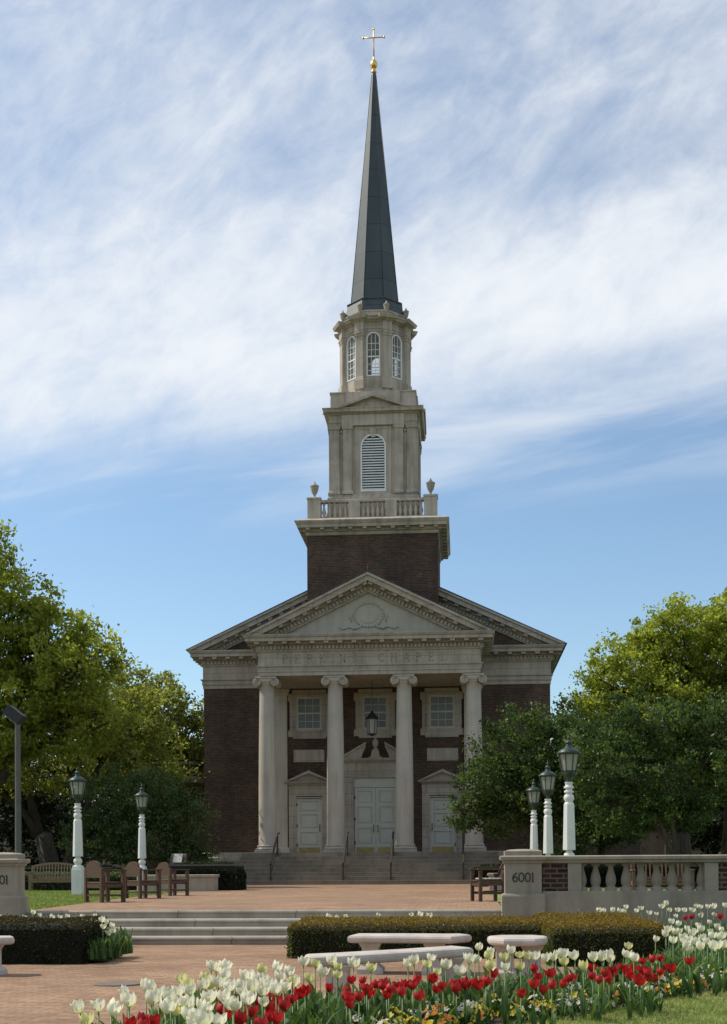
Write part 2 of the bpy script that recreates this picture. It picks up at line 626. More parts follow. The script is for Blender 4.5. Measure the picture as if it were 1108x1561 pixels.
def petal_mat(name, base, tip, trans=0.5):
    m, nt, b = mat(name)
    at = nd(nt, 'ShaderNodeAttribute', attribute_name='tint')
    col = ramp(nt, at.outputs['Fac'], [(0.0, base), (0.45, tip), (1.0, tip)])
    oi = nd(nt, 'ShaderNodeObjectInfo')
    col = mixrgb(nt, 1.0, col, ramp(nt, oi.outputs['Random'], [(0, (0.86, 0.86, 0.80)), (1, (1.06, 1.05, 1.05))]), 'MULTIPLY')
    nt.links.new(col, b.inputs['Base Color'])
    b.inputs['Roughness'].default_value = 0.5
    tr = nd(nt, 'ShaderNodeBsdfTranslucent')
    nt.links.new(col, tr.inputs[0])
    mx = nd(nt, 'ShaderNodeMixShader', i_Fac=trans)
    nt.links.new(b.outputs[0], mx.inputs[1])
    nt.links.new(tr.outputs[0], mx.inputs[2])
    nt.links.new(mx.outputs[0], nt.nodes['Material Output'].inputs['Surface'])
    return m


M['pw'] = petal_mat('white_petal', (0.60, 0.66, 0.30), (0.88, 0.845, 0.69))
M['pc'] = petal_mat('cream_petal', (0.42, 0.52, 0.14), (0.78, 0.74, 0.36))
M['pr'] = petal_mat('red_petal', (0.22, 0.012, 0.01), (0.52, 0.012, 0.014), 0.3)
M['pan_w'] = petal_mat('white_pansy', (0.7, 0.6, 0.2), (0.80, 0.79, 0.70))
M['pan_y'] = petal_mat('yellow_pansy', (0.6, 0.4, 0.02), (0.78, 0.64, 0.08))
M['pan_o'] = petal_mat('orange_pansy', (0.35, 0.12, 0.02), (0.66, 0.27, 0.04))


def quads(name, V, tint, mt, parent=None, loc=None):
    """many loose leaf faces (n,4,3) as one mesh with a per-face tint"""
    n = len(V)
    me = bpy.data.meshes.new(name)
    me.vertices.add(n * 4)
    me.vertices.foreach_set('co', np.ascontiguousarray(V, dtype=np.float32).reshape(-1))
    me.loops.add(n * 4)
    me.loops.foreach_set('vertex_index', np.arange(n * 4, dtype=np.int32))
    me.polygons.add(n)
    me.polygons.foreach_set('loop_start', np.arange(0, n * 4, 4, dtype=np.int32))
    me.polygons.foreach_set('loop_total', np.full(n, 4, dtype=np.int32))
    a = me.attributes.new('tint', 'FLOAT', 'FACE')
    a.data.foreach_set('value', np.clip(tint, 0, 1).astype(np.float32))
    me.materials.append(mt)
    me.update(calc_edges=True)
    return me if parent == 'mesh' else link(name, me, parent, loc)


def unit(a):
    return a / np.maximum(np.linalg.norm(a, axis=-1, keepdims=True), 1e-9)


def leaf_quads(rng, P, size, aspect=0.5, up=0.0, axis=None):
    """pointed leaf shapes at points P, turned at random"""
    n = len(P)
    a = unit(rng.normal(size=(n, 3)) + (0 if axis is None else axis))
    nn = unit(np.cross(a, rng.normal(size=(n, 3)) + np.array([0, 0, up])))
    s = np.asarray(size)[:, None] if np.ndim(size) else np.full((n, 1), size)
    b = nn * s * aspect * 0.5
    l = a * s * 0.5
    k = np.cross(a, nn) * s * 0.10
    return np.stack([P - l, P + b + k - l * 0.1, P + l, P - b + k - l * 0.1], axis=1)

# ------------------------------------------------------------------ ground, pavements, steps
AX, YC, PZ = -4.0, 57.3, 0.48


def sheet(name, poly, z, mt, kind='structure'):
    me = bpy.data.meshes.new(name)
    me.from_pydata([(p[0], p[1], z if len(p) < 3 else p[2]) for p in poly], [], [tuple(range(len(poly)))])
    me.materials.append(mt)
    o = link(name, me)
    return tag(o, kind=kind)


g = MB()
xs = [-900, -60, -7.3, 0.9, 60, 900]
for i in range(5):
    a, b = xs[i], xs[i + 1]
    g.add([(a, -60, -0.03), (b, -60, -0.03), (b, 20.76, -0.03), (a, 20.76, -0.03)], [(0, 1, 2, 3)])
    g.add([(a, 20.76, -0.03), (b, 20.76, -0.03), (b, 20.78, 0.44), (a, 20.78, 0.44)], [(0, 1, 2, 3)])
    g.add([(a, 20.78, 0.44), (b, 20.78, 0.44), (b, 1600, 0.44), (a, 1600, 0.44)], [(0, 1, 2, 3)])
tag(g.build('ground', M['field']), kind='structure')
sheet('brick_pavement', [(-26, -8), (8, -8), (8, 20.3), (-26, 20.3)], 0.0, M['pave'])
sheet('brick_plaza', [(-7.05, 20.72), (0.65, 20.72), (0.7, 28), (0.6, 38), (2.4, 41), (2.6, 54.5), (-10.6, 54.5), (-10.4, 41), (-8.15, 38), (-7.9, 30)], PZ, M['pave'])
st = MB()
for i in range(4):
    y0 = 19.64 + 0.35 * i
    t = 0.12 * (i + 1) + (0.010 if i == 3 else 0)
    st.ringbox(-7.06, 0.64, y0, 20.75 + 0.001 * i, [(0, -0.02 if i == 0 else 0.12 * i - 0.06), (0, t - 0.050), (0.022, t - 0.047), (0.022, t - 0.022), (0.002, t)])
tag(st.build('plaza_steps', M['step']), kind='structure')

# ------------------------------------------------------------------ the chapel
chapel = thing('chapel', 'dark red brick chapel with a columned limestone portico and a tall steeple', 'chapel', (AX, YC, PZ))


def ch(mb, name, m, parent=None):
    return mb.build(name, M[m], parent or chapel)


F = 1.36          # porch floor above the plaza
WV = 3.8          # wall plane behind the porch
# --- main block
b = MB()
b.box(-8.1, 8.1, WV, 34, 1.3, 9.5)
ch(b, 'nave_wall', 'brick')
b = MB()
b.ringbox(-8.1, 8.1, WV, 34, [(0.16, 0), (0.16, 1.2), (0.10, 1.26), (0.10, 1.40), (0.03, 1.45)])
ch(b, 'stone_plinth', 'lime')


def entablature(mb, x0, x1, y0, y1, z):
    """three fasciae, frieze, bed mould, corona; z = underside, 1.72 m tall"""
    pr = [(0, 0), (0, .16), (.035, .165), (.035, .36), (.06, .365), (.10, .40), (.10, .44), (.0, .45), (.0, 1.02),
          (.05, 1.04), (.08, 1.10), (.08, 1.30), (.17, 1.33), (.17, 1.42), (.50, 1.44), (.50, 1.57), (.55, 1.60), (.60, 1.69), (.60, 1.72), (.3, 1.74)]
    mb.ringbox(x0, x1, y0, y1, [(o, z + h) for o, h in pr])


def dentils_x(mb, x0, x1, yf, z, pitch=0.17):
    n = int((x1 - x0) / pitch)
    for i in range(n):
        x = x0 + (i + 0.5) * (x1 - x0) / n
        mb.box(x - pitch * 0.3, x + pitch * 0.3, yf - 0.165, yf - 0.07, z + 1.13, z + 1.29)
    n = int((x1 - x0) / 0.58)
    for i in range(n + 1):
        x = x0 + i * (x1 - x0) / n
        mb.box(x - 0.10, x + 0.10, yf - 0.46, yf - 0.16, z + 1.335, z + 1.438)


def dentils_y(mb, xf, sgn, y0, y1, z, pitch=0.17):
    n = int((y1 - y0) / pitch)
    for i in range(n):
        y = y0 + (i + 0.5) * (y1 - y0) / n
        a, c = sorted((xf + sgn * 0.165, xf + sgn * 0.07))
        mb.box(a, c, y - pitch * 0.3, y + pitch * 0.3, z + 1.13, z + 1.29)
    n = int((y1 - y0) / 0.58)
    for i in range(n + 1):
        y = y0 + i * (y1 - y0) / n
        a, c = sorted((xf + sgn * 0.46, xf + sgn * 0.16))
        mb.box(a, c, y - 0.10, y + 0.10, z + 1.335, z + 1.438)


b = MB()
ez = 9.16
entablature(b, -8.13, 8.13, WV - 0.03, 34.03, ez)
dentils_x(b, -8.13, -5.6, WV - 0.03, ez)
dentils_x(b, 5.6, 8.13, WV - 0.03, ez)
dentils_y(b, 8.13, 1, WV, 34, ez)
dentils_y(b, -8.13, -1, WV, 34, ez)
ch(b, 'nave_entablature', 'lime')


def chevron(mb, L, z0, apex, t0, t1, y0, y1):
    """band between two parallel rakes (t = distance below the outer line), cut level at z0"""
    s = (apex - z0) / L
    k = math.sqrt(1 + s * s)
    a0, a1 = apex - t0 * k, apex - t1 * k
    l0, l1 = (a0 - z0) / s, (a1 - z0) / s
    mb.prism([(-l1, z0), (0, a1), (0, a0), (-l0, z0)], y0, y1)
    mb.prism([(l1, z0), (l0, z0), (0, a0), (0, a1)], y0, y1)


def rake_dentils(mb, L, z0, apex, t, y0, y1, pitch, wid, hgt, start=0.9):
    s = (apex - z0) / L
    k = math.sqrt(1 + s * s)
    n = int((L - start) / (pitch / k * 1.0))
    ang = math.atan(s)
    for sg in (-1, 1):
        for i in range(n):
            x = 0.12 + i * pitch / k
            z = apex - s * x - (t + hgt / 2) * k
            if z < z0 + hgt * 0.7:
                continue
            q = MB().box(-wid / 2, wid / 2, y0, y1, -hgt / 2, hgt / 2)
            mb.merge(q, Matrix.Translation((sg * x, 0, z)) @ Matrix.Rotation(sg * ang, 4, 'Y'))


# main gable
gz, gap, gL = 10.90, 14.94, 8.80
b = MB()
b.prism([(-8.0, gz), (8.0, gz), (0, gap - 0.35)], WV + 0.0, WV + 0.3)
ch(b, 'gable_wall', 'brick')
b = MB()
chevron(b, gL, gz, gap, 0.0, 0.09, WV - 0.62, WV + 0.6)
chevron(b, gL, gz, gap, 0.09, 0.30, WV - 0.54, WV + 0.6)
chevron(b, gL, gz, gap, 0.30, 0.42, WV - 0.22, WV + 0.31)
chevron(b, gL, gz, gap, 0.42, 0.66, WV - 0.10, WV + 0.32)
rake_dentils(b, gL, gz, gap, 0.30, WV - 0.46, WV - 0.21, 0.58, 0.20, 0.10)
rake_dentils(b, gL, gz, gap, 0.45, WV - 0.18, WV - 0.09, 0.17, 0.10, 0.15)
ch(b, 'gable_cornice', 'lime')
b = MB()
chevron(b, gL + 0.05, gz + 0.02, gap + 0.09, 0.0, 0.085, WV - 0.60, 34.6)
ch(b, 'nave_roof', 'roof')

# --- portico
b = MB()
ez2 = 9.10
entablature(b, -4.85, 4.85, -0.42, WV - 0.04, ez2)
dentils_x(b, -4.85, 4.85, -0.42, ez2)
dentils_y(b, 4.85, 1, -0.3, WV - 0.7, ez2)
dentils_y(b, -4.85, -1, -0.3, WV - 0.7, ez2)
ent = ch(b, 'portico_entablature', 'lime')

# frieze and pier letters: serif strokes on the face, darkened like shade in cuts
LET = {
    'P': [[(.15, 0), (.15, 1)], [(.15, 1), (.45, 1), (.62, .92), (.68, .77), (.62, .60), (.45, .52), (.15, .52)], [(.0, 0), (.32, 0)], [(.0, 1), (.2, 1)]],
    'E': [[(.15, 0), (.15, 1)], [(.0, 1), (.66, 1), (.66, .86)], [(.15, .53), (.5, .53), (.5, .62)], [(.5, .53), (.5, .44)], [(.0, 0), (.68, 0), (.68, .15)]],
    'R': [[(.15, 0), (.15, 1)], [(.15, 1), (.45, 1), (.62, .92), (.66, .77), (.6, .60), (.42, .53), (.15, .53)], [(.38, .53), (.72, 0), (.82, 0)], [(.0, 0), (.32, 0)], [(.0, 1), (.2, 1)]],
    'K': [[(.15, 0), (.15, 1)], [(.68, 1), (.17, .48)], [(.3, .6), (.72, 0)], [(.0, 0), (.32, 0)], [(.0, 1), (.32, 1)], [(.55, 1), (.78, 1)], [(.6, 0), (.84, 0)]],
    'I': [[(.15, 0), (.15, 1)], [(.0, 0), (.3, 0)], [(.0, 1), (.3, 1)]],
    'N': [[(.12, 0), (.12, 1)], [(.12, 1), (.72, 0)], [(.72, 0), (.72, 1)], [(.0, 0), (.26, 0)], [(.0, 1), (.14, 1)], [(.58, 1), (.86, 1)]],
    'S': [[(.6, .80), (.58, .95), (.36, 1.0), (.15, .92), (.1, .76), (.2, .60), (.46, .48), (.62, .34), (.6, .12), (.38, .0), (.15, .05), (.08, .22)]],
    'C': [[(.74, .78), (.68, .92), (.48, 1.0), (.25, .92), (.1, .70), (.08, .40), (.2, .12), (.44, 0), (.66, .06), (.76, .22)]],
    'H': [[(.14, 0), (.14, 1)], [(.7, 0), (.7, 1)], [(.14, .52), (.7, .52)], [(.0, 0), (.28, 0)], [(.0, 1), (.28, 1)], [(.56, 0), (.84, 0)], [(.56, 1), (.84, 1)]],
    'A': [[(.08, 0), (.42, 1)], [(.42, 1), (.76, 0)], [(.2, .36), (.64, .36)], [(.0, 0), (.2, 0)], [(.64, 0), (.88, 0)]],
    'L': [[(.15, 0), (.15, 1)], [(.0, 1), (.3, 1)], [(.0, 0), (.66, 0), (.66, .18)]],
    '6': [[(.62, .98), (.38, .88), (.18, .64), (.1, .34), (.18, .08), (.4, 0), (.6, .1), (.66, .3), (.58, .5), (.38, .58), (.2, .48), (.12, .34)]],
    '0': [[(.38, 1), (.18, .9), (.08, .66), (.08, .34), (.18, .1), (.38, 0), (.58, .1), (.68, .34), (.68, .66), (.58, .9), (.38, 1)]],
    '1': [[(.2, 0), (.2, 1)], [(.06, 0), (.34, 0)], [(.08, .9), (.2, 1)]],
}


def letters(mb, text, x, z, h, pitch, yf, stroke, space=0.7):
    for c in text:
        if c == ' ':
            x += pitch * space
            continue
        for line in LET[c]:
            vert = len(line) == 2 and abs(line[0][0] - line[1][0]) < 0.01
            for p, q in zip(line[:-1], line[1:]):
                w = stroke * (1.0 if vert or len(line) > 4 else (0.85 if p[1] != q[1] else 0.5))
                mb.beam((x + p[0] * h * 0.9, yf, z + p[1] * h), (x + q[0] * h * 0.9, yf, z + q[1] * h), w, 0.012, up=(0, 1, 0))
        x += (pitch * (0.62 if c in 'I1' else 1.0))
    return x


b = MB()
letters(b, 'PERKINS', -3.78, ez2 + 0.55, 0.34, 0.545, -0.425, 0.055)
letters(b, 'CHAPEL', 0.42, ez2 + 0.55, 0.34, 0.545, -0.425, 0.055)
ch(b, 'frieze_lettering', 'letter', ent)

pz, pap, pL = 10.80, 13.42, 5.42
b = MB()
b.prism([(-5.0, pz), (5.0, pz), (0, pap - 0.2)], -0.36, 0.2)
tym = ch(b, 'tympanum', 'tymp')
b = MB()
# a round relief: ringed disc with a swag of ribbon either side
for i in range(28):
    a, c = 2 * math.pi * i / 28, 2 * math.pi * (i + 1) / 28
    b.tube([(0.62 * math.cos(a), -0.365, 11.70 + 0.52 * math.sin(a)), (0.62 * math.cos(c), -0.365, 11.70 + 0.52 * math.sin(c))], 0.055, 6)
b.prism([(0.42 * math.cos(2 * math.pi * i / 24), 11.70 + 0.36 * math.sin(2 * math.pi * i / 24)) for i in range(24)], -0.385, -0.30)
for sg in (-1, 1):
    b.tube([(sg * 0.3, -0.37, 11.22), (sg * 0.62, -0.375, 11.12), (sg * 0.85, -0.37, 11.20), (sg * 1.12, -0.365, 11.10), (sg * 1.32, -0.37, 11.16)], [.07, .08, .06, .06, .02], 6)
    b.tube([(sg * 0.62, -0.36, 11.85), (sg * 0.80, -0.36, 11.62), (sg * 0.74, -0.36, 11.38)], [.04, .07, .03], 6)
ch(b, 'carved_roundel', 'tymp', tym)
b = MB()
chevron(b, pL, pz, pap, 0.0, 0.09, -1.02, 0.3)
chevron(b, pL, pz, pap, 0.09, 0.30, -0.93, 0.3)
chevron(b, pL, pz, pap, 0.30, 0.40, -0.60, 0.22)
chevron(b, pL, pz, pap, 0.40, 0.68, -0.50, 0.21)
rake_dentils(b, pL, pz, pap, 0.30, -0.87, -0.59, 0.58, 0.20, 0.10)
rake_dentils(b, pL, pz, pap, 0.44, -0.59, -0.49, 0.17, 0.10, 0.16)
ch(b, 'pediment_cornice', 'lime')
b = MB()
chevron(b, pL + 0.04, pz + 0.03, pap + 0.07, 0.0, 0.065, -0.98, WV + 0.1)
b.tube([(0, -0.7, pap + 0.05), (0, -0.7, pap + 0.34)], [0.03, 0.015], 6)
ch(b, 'portico_roof', 'roof')
b = MB()
b.box(-4.5, 4.5, 0.46, WV - 0.06, 9.42, 9.6)
for x in (-1.52, 1.52):
    b.box(x - 0.35, x + 0.35, 0.47, WV - 0.07, 9.14, 9.43)
ch(b, 'porch_ceiling', 'soffit')


def ent_soffit():
    q = MB()
    q.box(-4.5, 4.5, 0.44, 0.46, 9.12, 9.44)
    return q


# --- columns (copies share their meshes)
sh = MB()
prof = []
for i in range(15):
    t = i / 14
    r = 0.39 - 0.07 * (t ** 1.9) + 0.006 * math.sin(t * math.pi)
    prof.append((r, F + 0.36 + t * 7.02))
prof = [(0.42, F + 0.34), (0.40, F + 0.37)] + prof[1:] + [(0.35, F + 7.40), (0.35, F + 7.44), (0.32, F + 7.46)]
sh.lathe(prof, n=36)
col_mesh = sh.mesh('column_shaft', M['column'])
ba = MB()
ba.bbox(-0.52, 0.52, -0.52, 0.52, F, F + 0.13, 0.012)
ba.lathe([(0.50, F + .13), (0.53, F + .155), (0.535, F + .19), (0.50, F + .225), (0.46, F + .235), (0.44, F + .26), (0.46, F + .285), (0.475, F + .305), (0.455, F + .335), (0.41, F + .345)], n=32)
base_mesh = ba.mesh('column_base', M['column'])
ca = MB()
zc = F + 7.44
ca.lathe([(0.32, zc - 0.02), (0.37, zc + 0.02), (0.42, zc + 0.08), (0.40, zc + 0.12)], n=28)
ca.bbox(-0.47, 0.47, -0.45, 0.45, zc + 0.20, zc + 0.27, 0.015)
ca.box(-0.40, 0.40, -0.41, 0.41, zc + 0.09, zc + 0.21)
for sx in (-1, 1):
    for (ra, y0, y1) in ((0.185, -0.41, -0.32), (0.14, -0.33, 0.33), (0.185, 0.32, 0.41)):
        q = MB().lathe([(ra, y0), (ra, y1)], n=20)
        ca.merge(q, Matrix.Translation((sx * 0.40, 0, zc + 0.04)) @ Matrix.Rotation(R(-90), 4, 'X'))
    for yf in (-0.415, 0.415):
        pts = []
        for k in range(34):
            t = k / 33
            an = math.pi / 2 + sx * -1 * (-t * 5.0 * math.pi)
            rr = 0.165 * (1 - t * 0.85)
            pts.append((sx * 0.40 + rr * math.cos(an), yf, zc + 0.04 + rr * math.sin(an)))
        ca.tube(pts, 0.02, 5)
cap_mesh = ca.mesh('column_capital', M['column'])
for x in (-4.53, -1.51, 1.51, 4.53):
    c_ = link('column', col_mesh, chapel, (x, 0, 0))
    link('base', base_mesh, c_)
    link('capital', cap_mesh, c_)
pi_ = MB()
pi_.box(-0.36, 0.36, WV - 0.22, WV + 0.05, F + 0.30, F + 7.45)
pim = pi_.mesh('pilaster', M['column'])
pb = MB()
pb.ringbox(-0.36, 0.36, WV - 0.22, WV + 0.05, [(0.12, F), (0.12, F + .12), (0.08, F + .16), (0.08, F + .22), (0.02, F + .31)])
pbm = pb.mesh('pilaster_base', M['column'])
pc = MB()
pc.ringbox(-0.36, 0.36, WV - 0.22, WV + 0.05, [(0.02, F + 7.40), (0.08, F + 7.48), (0.08, F + 7.58), (0.13, F + 7.62), (0.13, F + 7.72)])
pcm = pc.mesh('pilaster_capital', M['column'])
for x in (-4.49, 4.49):
    c_ = link('pilaster', pim, chapel, (x, 0, 0))
    link('base', pbm, c_)
    link('capital', pcm, c_)

# --- porch floor and steps
b = MB()
b.box(-5.55, 5.55, -0.95, WV - 0.02, 0, F)
for sx in (-1, 1):
    a, c = sorted((sx * 5.54, sx * 6.1))
    b.box(a, c, -0.7, WV - 0.18, 0, 1.02)
    a, c = sorted((sx * 6.09, sx * 6.65))
    b.box(a, c, -2.3, WV - 0.19, 0, 0.66)
    a, c = sorted((sx * 5.54, sx * 6.1))
    b.box(a, c, -2.31, -0.69, 0, 0.67)
n = 8
for i in range(1, n):
    h = F - i * F / n
    y0 = -0.95 - 0.34 * i
    b.ringbox(-5.5 - 0.04 * i, 5.5 + 0.04 * i, y0, -0.9, [(0, 0 if i == n - 1 else h - F / n - 0.02), (0, h - 0.05), (0.02, h - 0.045), (0.02, h)])
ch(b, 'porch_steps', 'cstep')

# --- windows, panels and doors on the porch wall (y = WV)


def frame(mb, x0, x1, z0, z1, w, y0, y1):
    mb.box(x0, x0 + w, y0, y1, z0, z1)
    mb.box(x1 - w, x1, y0, y1, z0, z1)
    mb.box(x0 + w, x1 - w, y0, y1, z0, z0 + w)
    mb.box(x0 + w, x1 - w, y0, y1, z1 - w, z1)


def porch_window(cx):
    s = MB()
    s.box(cx - 0.92, cx - 0.56, WV - 0.10, WV + .02, 7.12, 8.74)
    s.box(cx + 0.56, cx + 0.92, WV - 0.10, WV + .02, 7.12, 8.74)
    s.box(cx - 0.80, cx + 0.80, WV - 0.10, WV + .02, 8.74, 9.03)
    s.box(cx - 1.0, cx + 1.0, WV - 0.12, WV + .02, 8.50, 8.86)
    s.box(cx - 1.0, cx + 1.0, WV - 0.12, WV + .02, 6.84, 7.14)
    s.box(cx - 0.78, cx + 0.78, WV - 0.105, WV + .02, 6.74, 6.85)
    frame(s, cx - 0.70, cx + 0.70, 7.04, 8.80, 0.12, WV - 0.15, WV + .01)
    w = ch(s, 'window', 'lime')
    s = MB()
    frame(s, cx - 0.58, cx + 0.58, 7.16, 8.68, 0.075, WV - 0.135, WV - 0.104)
    s.box(cx - 0.50, cx + 0.50, WV - 0.13, WV - 0.100, 7.89, 7.96)
    for k in (-1, 1):
        s.box(cx + k * 0.17 - 0.012, cx + k * 0.17 + 0.012, WV - 0.128, WV - 0.124, 7.23, 8.61)
    for z in (7.55, 8.28):
        s.box(cx - 0.50, cx + 0.50, WV - 0.1275, WV - 0.1245, z - 0.012, z + 0.012)
    ch(s, 'sash', 'sash', w)
    ch(MB().box(cx - 0.51, cx + 0.51, WV - 0.1235, WV - 0.121, 7.22, 8.62), 'pane', 'glass', w)


for x in (-3.10, 0.0, 3.10):
    porch_window(x)
for x in (-3.12, 3.12):
    q = MB()
    q.box(x - 0.72, x + 0.72, WV - 0.05, WV + .02, 5.66, 6.24)
    ch(q, 'stone_panel', 'lime')


def leaf_door(x0, x1, z0, z1, y, parent, hinge):
    """one door leaf: frame, three raised panels, kick plate, pull, hinges"""
    d = MB()
    d.box(x0, x1, y + 0.035, y + 0.055, z0, z1)
    w = x1 - x0
    zz = lambda f: z0 + 0.12 + (z1 - z0 - 0.12) * f
    sw = w * 0.15
    d.box(x0, x0 + sw, y - 0.01, y + 0.036, z0, z1)
    d.box(x1 - sw, x1, y - 0.01, y + 0.036, z0, z1)
    for (f0, f1) in ((-0.12 / (z1 - z0 - 0.12), 0.10), (0.36, 0.43), (0.70, 0.755), (0.955, 1.0)):
        d.box(x0 + sw, x1 - sw, y - 0.01, y + 0.036, zz(f0), zz(f1))
    for (f0, f1) in ((0.10, 0.36), (0.43, 0.70), (0.755, 0.955)):
        d.ringbox(x0 + sw + 0.07, x1 - sw - 0.07, y + 0.0, y + 0.04, [(0, zz(f0) + 0.07), (0, zz(f1) - 0.07)])
    o = ch(d, 'door_leaf', 'door', parent)
    return o


def door_metal(parent, plates, pulls, hinges, y):
    for (x0, x1, z0, z1) in plates:
        ch(MB().box(x0, x1, y - 0.012, y + 0.005, z0, z1), 'kick_plate', 'brass', parent)
    for (x, z) in pulls:
        k = MB()
        k.tube([(x, y - .01, z), (x, y - 0.07, z + 0.02), (x, y - 0.07, z + 0.32), (x, y - .01, z + 0.34)], 0.018, 6)
        ch(k, 'handle', 'dark', parent)
    for (x, z) in hinges:
        ch(MB().tube([(x, y - 0.02, z), (x, y - 0.02, z + 0.14)], 0.022, 6), 'hinge', 'dark', parent)


def side_door(cx):
    s = MB()
    for sx in (-1, 1):
        a, c = sorted((cx + sx * 0.62, cx + sx * 0.96))
        s.box(a, c, WV - 0.12, WV + .02, F, 4.06)
    s.box(cx - 0.96, cx + 0.96, WV - 0.12, WV + .02, 4.06, 4.60)
    s.box(cx - 0.985, cx + 0.985, WV - 0.14, WV + .02, 4.42, 4.50)
    frame(s, cx - 0.66, cx + 0.66, F - 0.05, 4.02, 0.06, WV - 0.15, WV + .01)
    s.ringbox(cx - 0.98, cx + 0.98, WV - 0.16, WV + .01, [(0, 4.58), (0.04, 4.62), (0.16, 4.66), (0.18, 4.72), (0.10, 4.735)])
    s.prism([(cx - 1.02, 4.73), (cx + 1.02, 4.73), (cx, 5.13)], WV - 0.12, WV + .01)
    s.prism([(cx - 1.16, 4.72), (cx - 1.0, 4.73), (cx, 5.12), (cx, 5.26)], WV - 0.30, WV + .005)
    s.prism([(cx + 1.0, 4.73), (cx + 1.16, 4.72), (cx, 5.26), (cx, 5.12)], WV - 0.30, WV + .005)
    o = ch(s, 'side_doorway', 'lime')
    leaf_door(cx - 0.60, cx + 0.60, F + 0.02, 3.94, WV - 0.06, o, 0)
    door_metal(o, [(cx - 0.5, cx + 0.5, F + 0.06, F + 0.30)], [(cx + 0.5 * (1 if cx < 0 else -1), 2.4)], [(cx - 0.57 * (1 if cx < 0 else -1), z) for z in (1.7, 2.6, 3.6)], WV - 0.062)


side_door(-3.12)
side_door(3.12)
s = MB()
for sx in (-1, 1):
    a, c = sorted((sx * 1.04, sx * 1.5))
    s.box(a, c, WV - 0.16, WV + .02, F, 4.94)
s.box(-1.5, 1.5, WV - 0.16, WV + .02, 4.92, 5.62)
s.box(-1.53, 1.53, WV - 0.18, WV + .02, 5.08, 5.14)
frame(s, -1.10, 1.10, F - 0.05, 4.98, 0.08, WV - 0.20, WV + .01)
s.ringbox(-1.5, 1.5, WV - 0.20, WV + .01, [(0, 5.58), (0.05, 5.64), (0.18, 5.68), (0.20, 5.78), (0.12, 5.80)])
# swan-neck pediment with an urn finial between
for sg in (-1, 1):
    s.prism([(sg * 1.62, 5.80), (sg * 0.46, 6.46), (sg * 0.44, 6.34), (sg * 0.54, 6.12), (sg * 0.62, 5.95), (sg * 0.66, 5.80)], WV - 0.30, WV + .005)
    s.prism([(sg * 1.70, 5.82), (sg * 0.42, 6.55), (sg * 0.44, 6.44), (sg * 1.50, 5.83)], WV - 0.38, WV + .004)
s.prism([(-0.36, 5.8), (0.36, 5.8), (0.2, 5.90), (0.16, 6.15), (-0.16, 6.15), (-0.2, 5.90)], WV - 0.28, WV + .005)
s.lathe([(.13, 6.15), (.15, 6.22), (.07, 6.28), (.13, 6.42), (.15, 6.55), (.09, 6.66), (.03, 6.74)], cx=0, cy=WV - 0.15, n=12)
md = ch(s, 'main_doorway', 'lime')
leaf_door(-1.0, -0.006, F + 0.02, 4.42, WV - 0.07, md, 0)
leaf_door(0.006, 1.0, F + 0.02, 4.42, WV - 0.07, md, 0)
s = MB()
s.box(-1.02, 1.02, WV - 0.08, WV + .005, 4.44, 4.90)
for sg in (-1, 1):
    a, c = sorted((sg * 0.16, sg * 0.84))
    s.box(a, c, WV - 0.10, WV - 0.07, 4.52, 4.82)
ch(s, 'transom_panel', 'door', md)
door_metal(md, [(-0.92, -0.08, F + 0.05, F + 0.30), (0.08, 0.92, F + 0.05, F + 0.30)], [(-0.10, 2.35), (0.10, 2.35)], [(-0.97, z) for z in (1.8, 2.9, 3.9)] + [(0.97, z) for z in (1.8, 2.9, 3.9)], WV - 0.072)

# --- low side wing beyond the nave, left and right
for sx in (-1, 1):
    s = MB()
    a, c = sorted((sx * 8.05, sx * 13.0))
    s.box(a, c, 10.0, 22, 0, 6.1)
    wg = ch(s, 'side_wing', 'brick')
    s = MB()
    s.ringbox(a, c, 10.0, 22, [(0.02, 6.1), (0.06, 6.14), (0.06, 6.26), (0.0, 6.28)])
    s.box(a - 0.02, c + 0.02, 9.965, 10.02, 5.15, 5.5)
    ch(s, 'coping', 'lime', wg)

# --- tower
TV = 5.2
b = MB()
b.box(-2.98, 2.98, TV - 2.98, TV + 2.98, 11.0, 16.0)
ch(b, 'tower_wall', 'brick')
b = MB()
b.ringbox(-2.98, 2.98, TV - 2.98, TV + 2.98, [(0.02, 15.86), (0.05, 15.92), (0.05, 15.98), (0.16, 16.02), (0.16, 16.12), (0.40, 16.14), (0.42, 16.26), (0.47, 16.32), (0.52, 16.40), (0.52, 16.44), (0.2, 16.58), (-0.05, 16.60)])
for k in range(4):
    q = MB()
    for i in range(10):
        x = -2.9 + i * 5.8 / 9
        q.box(x - 0.09, x + 0.09, -2.98 - 0.36, -2.98 - 0.15, 16.05, 16.135)
    b.merge(q, Matrix.Translation((0, TV, 0)) @ Matrix.Rotation(R(90 * k), 4, 'Z'))
ch(b, 'tower_cornice', 'lime_tower')
# balustrade round the deck
for k in range(4):
    m4 = Matrix.Translation((0, TV, 0)) @ Matrix.Rotation(R(90 * k), 4, 'Z')
    q = MB()
    q.ringbox(-2.96, -2.36, -2.96, -2.36, [(0.0, 16.58), (0.0, 17.50), (0.03, 17.53), (0.03, 17.60), (0, 17.62)])
    ch(MB().merge(q, m4), 'deck_pedestal', 'lime_tower')
    for x in (-0.82, 0.86):
        q = MB().bbox(x - 0.26, x + 0.26, -2.92, -2.56, 16.58, 17.46, 0.012)
        ch(MB().merge(q, m4), 'deck_pedestal', 'lime_tower')
    q = MB().bbox(-2.37, 2.37, -2.90, -2.58, 17.38, 17.50, 0.012)
    ch(MB().merge(q, m4), 'deck_rail', 'lime_tower')
    q = MB().bbox(-2.37, 2.37, -2.90, -2.58, 16.585, 16.70, 0.012)
    ch(MB().merge(q, m4), 'deck_kerb', 'lime_tower')
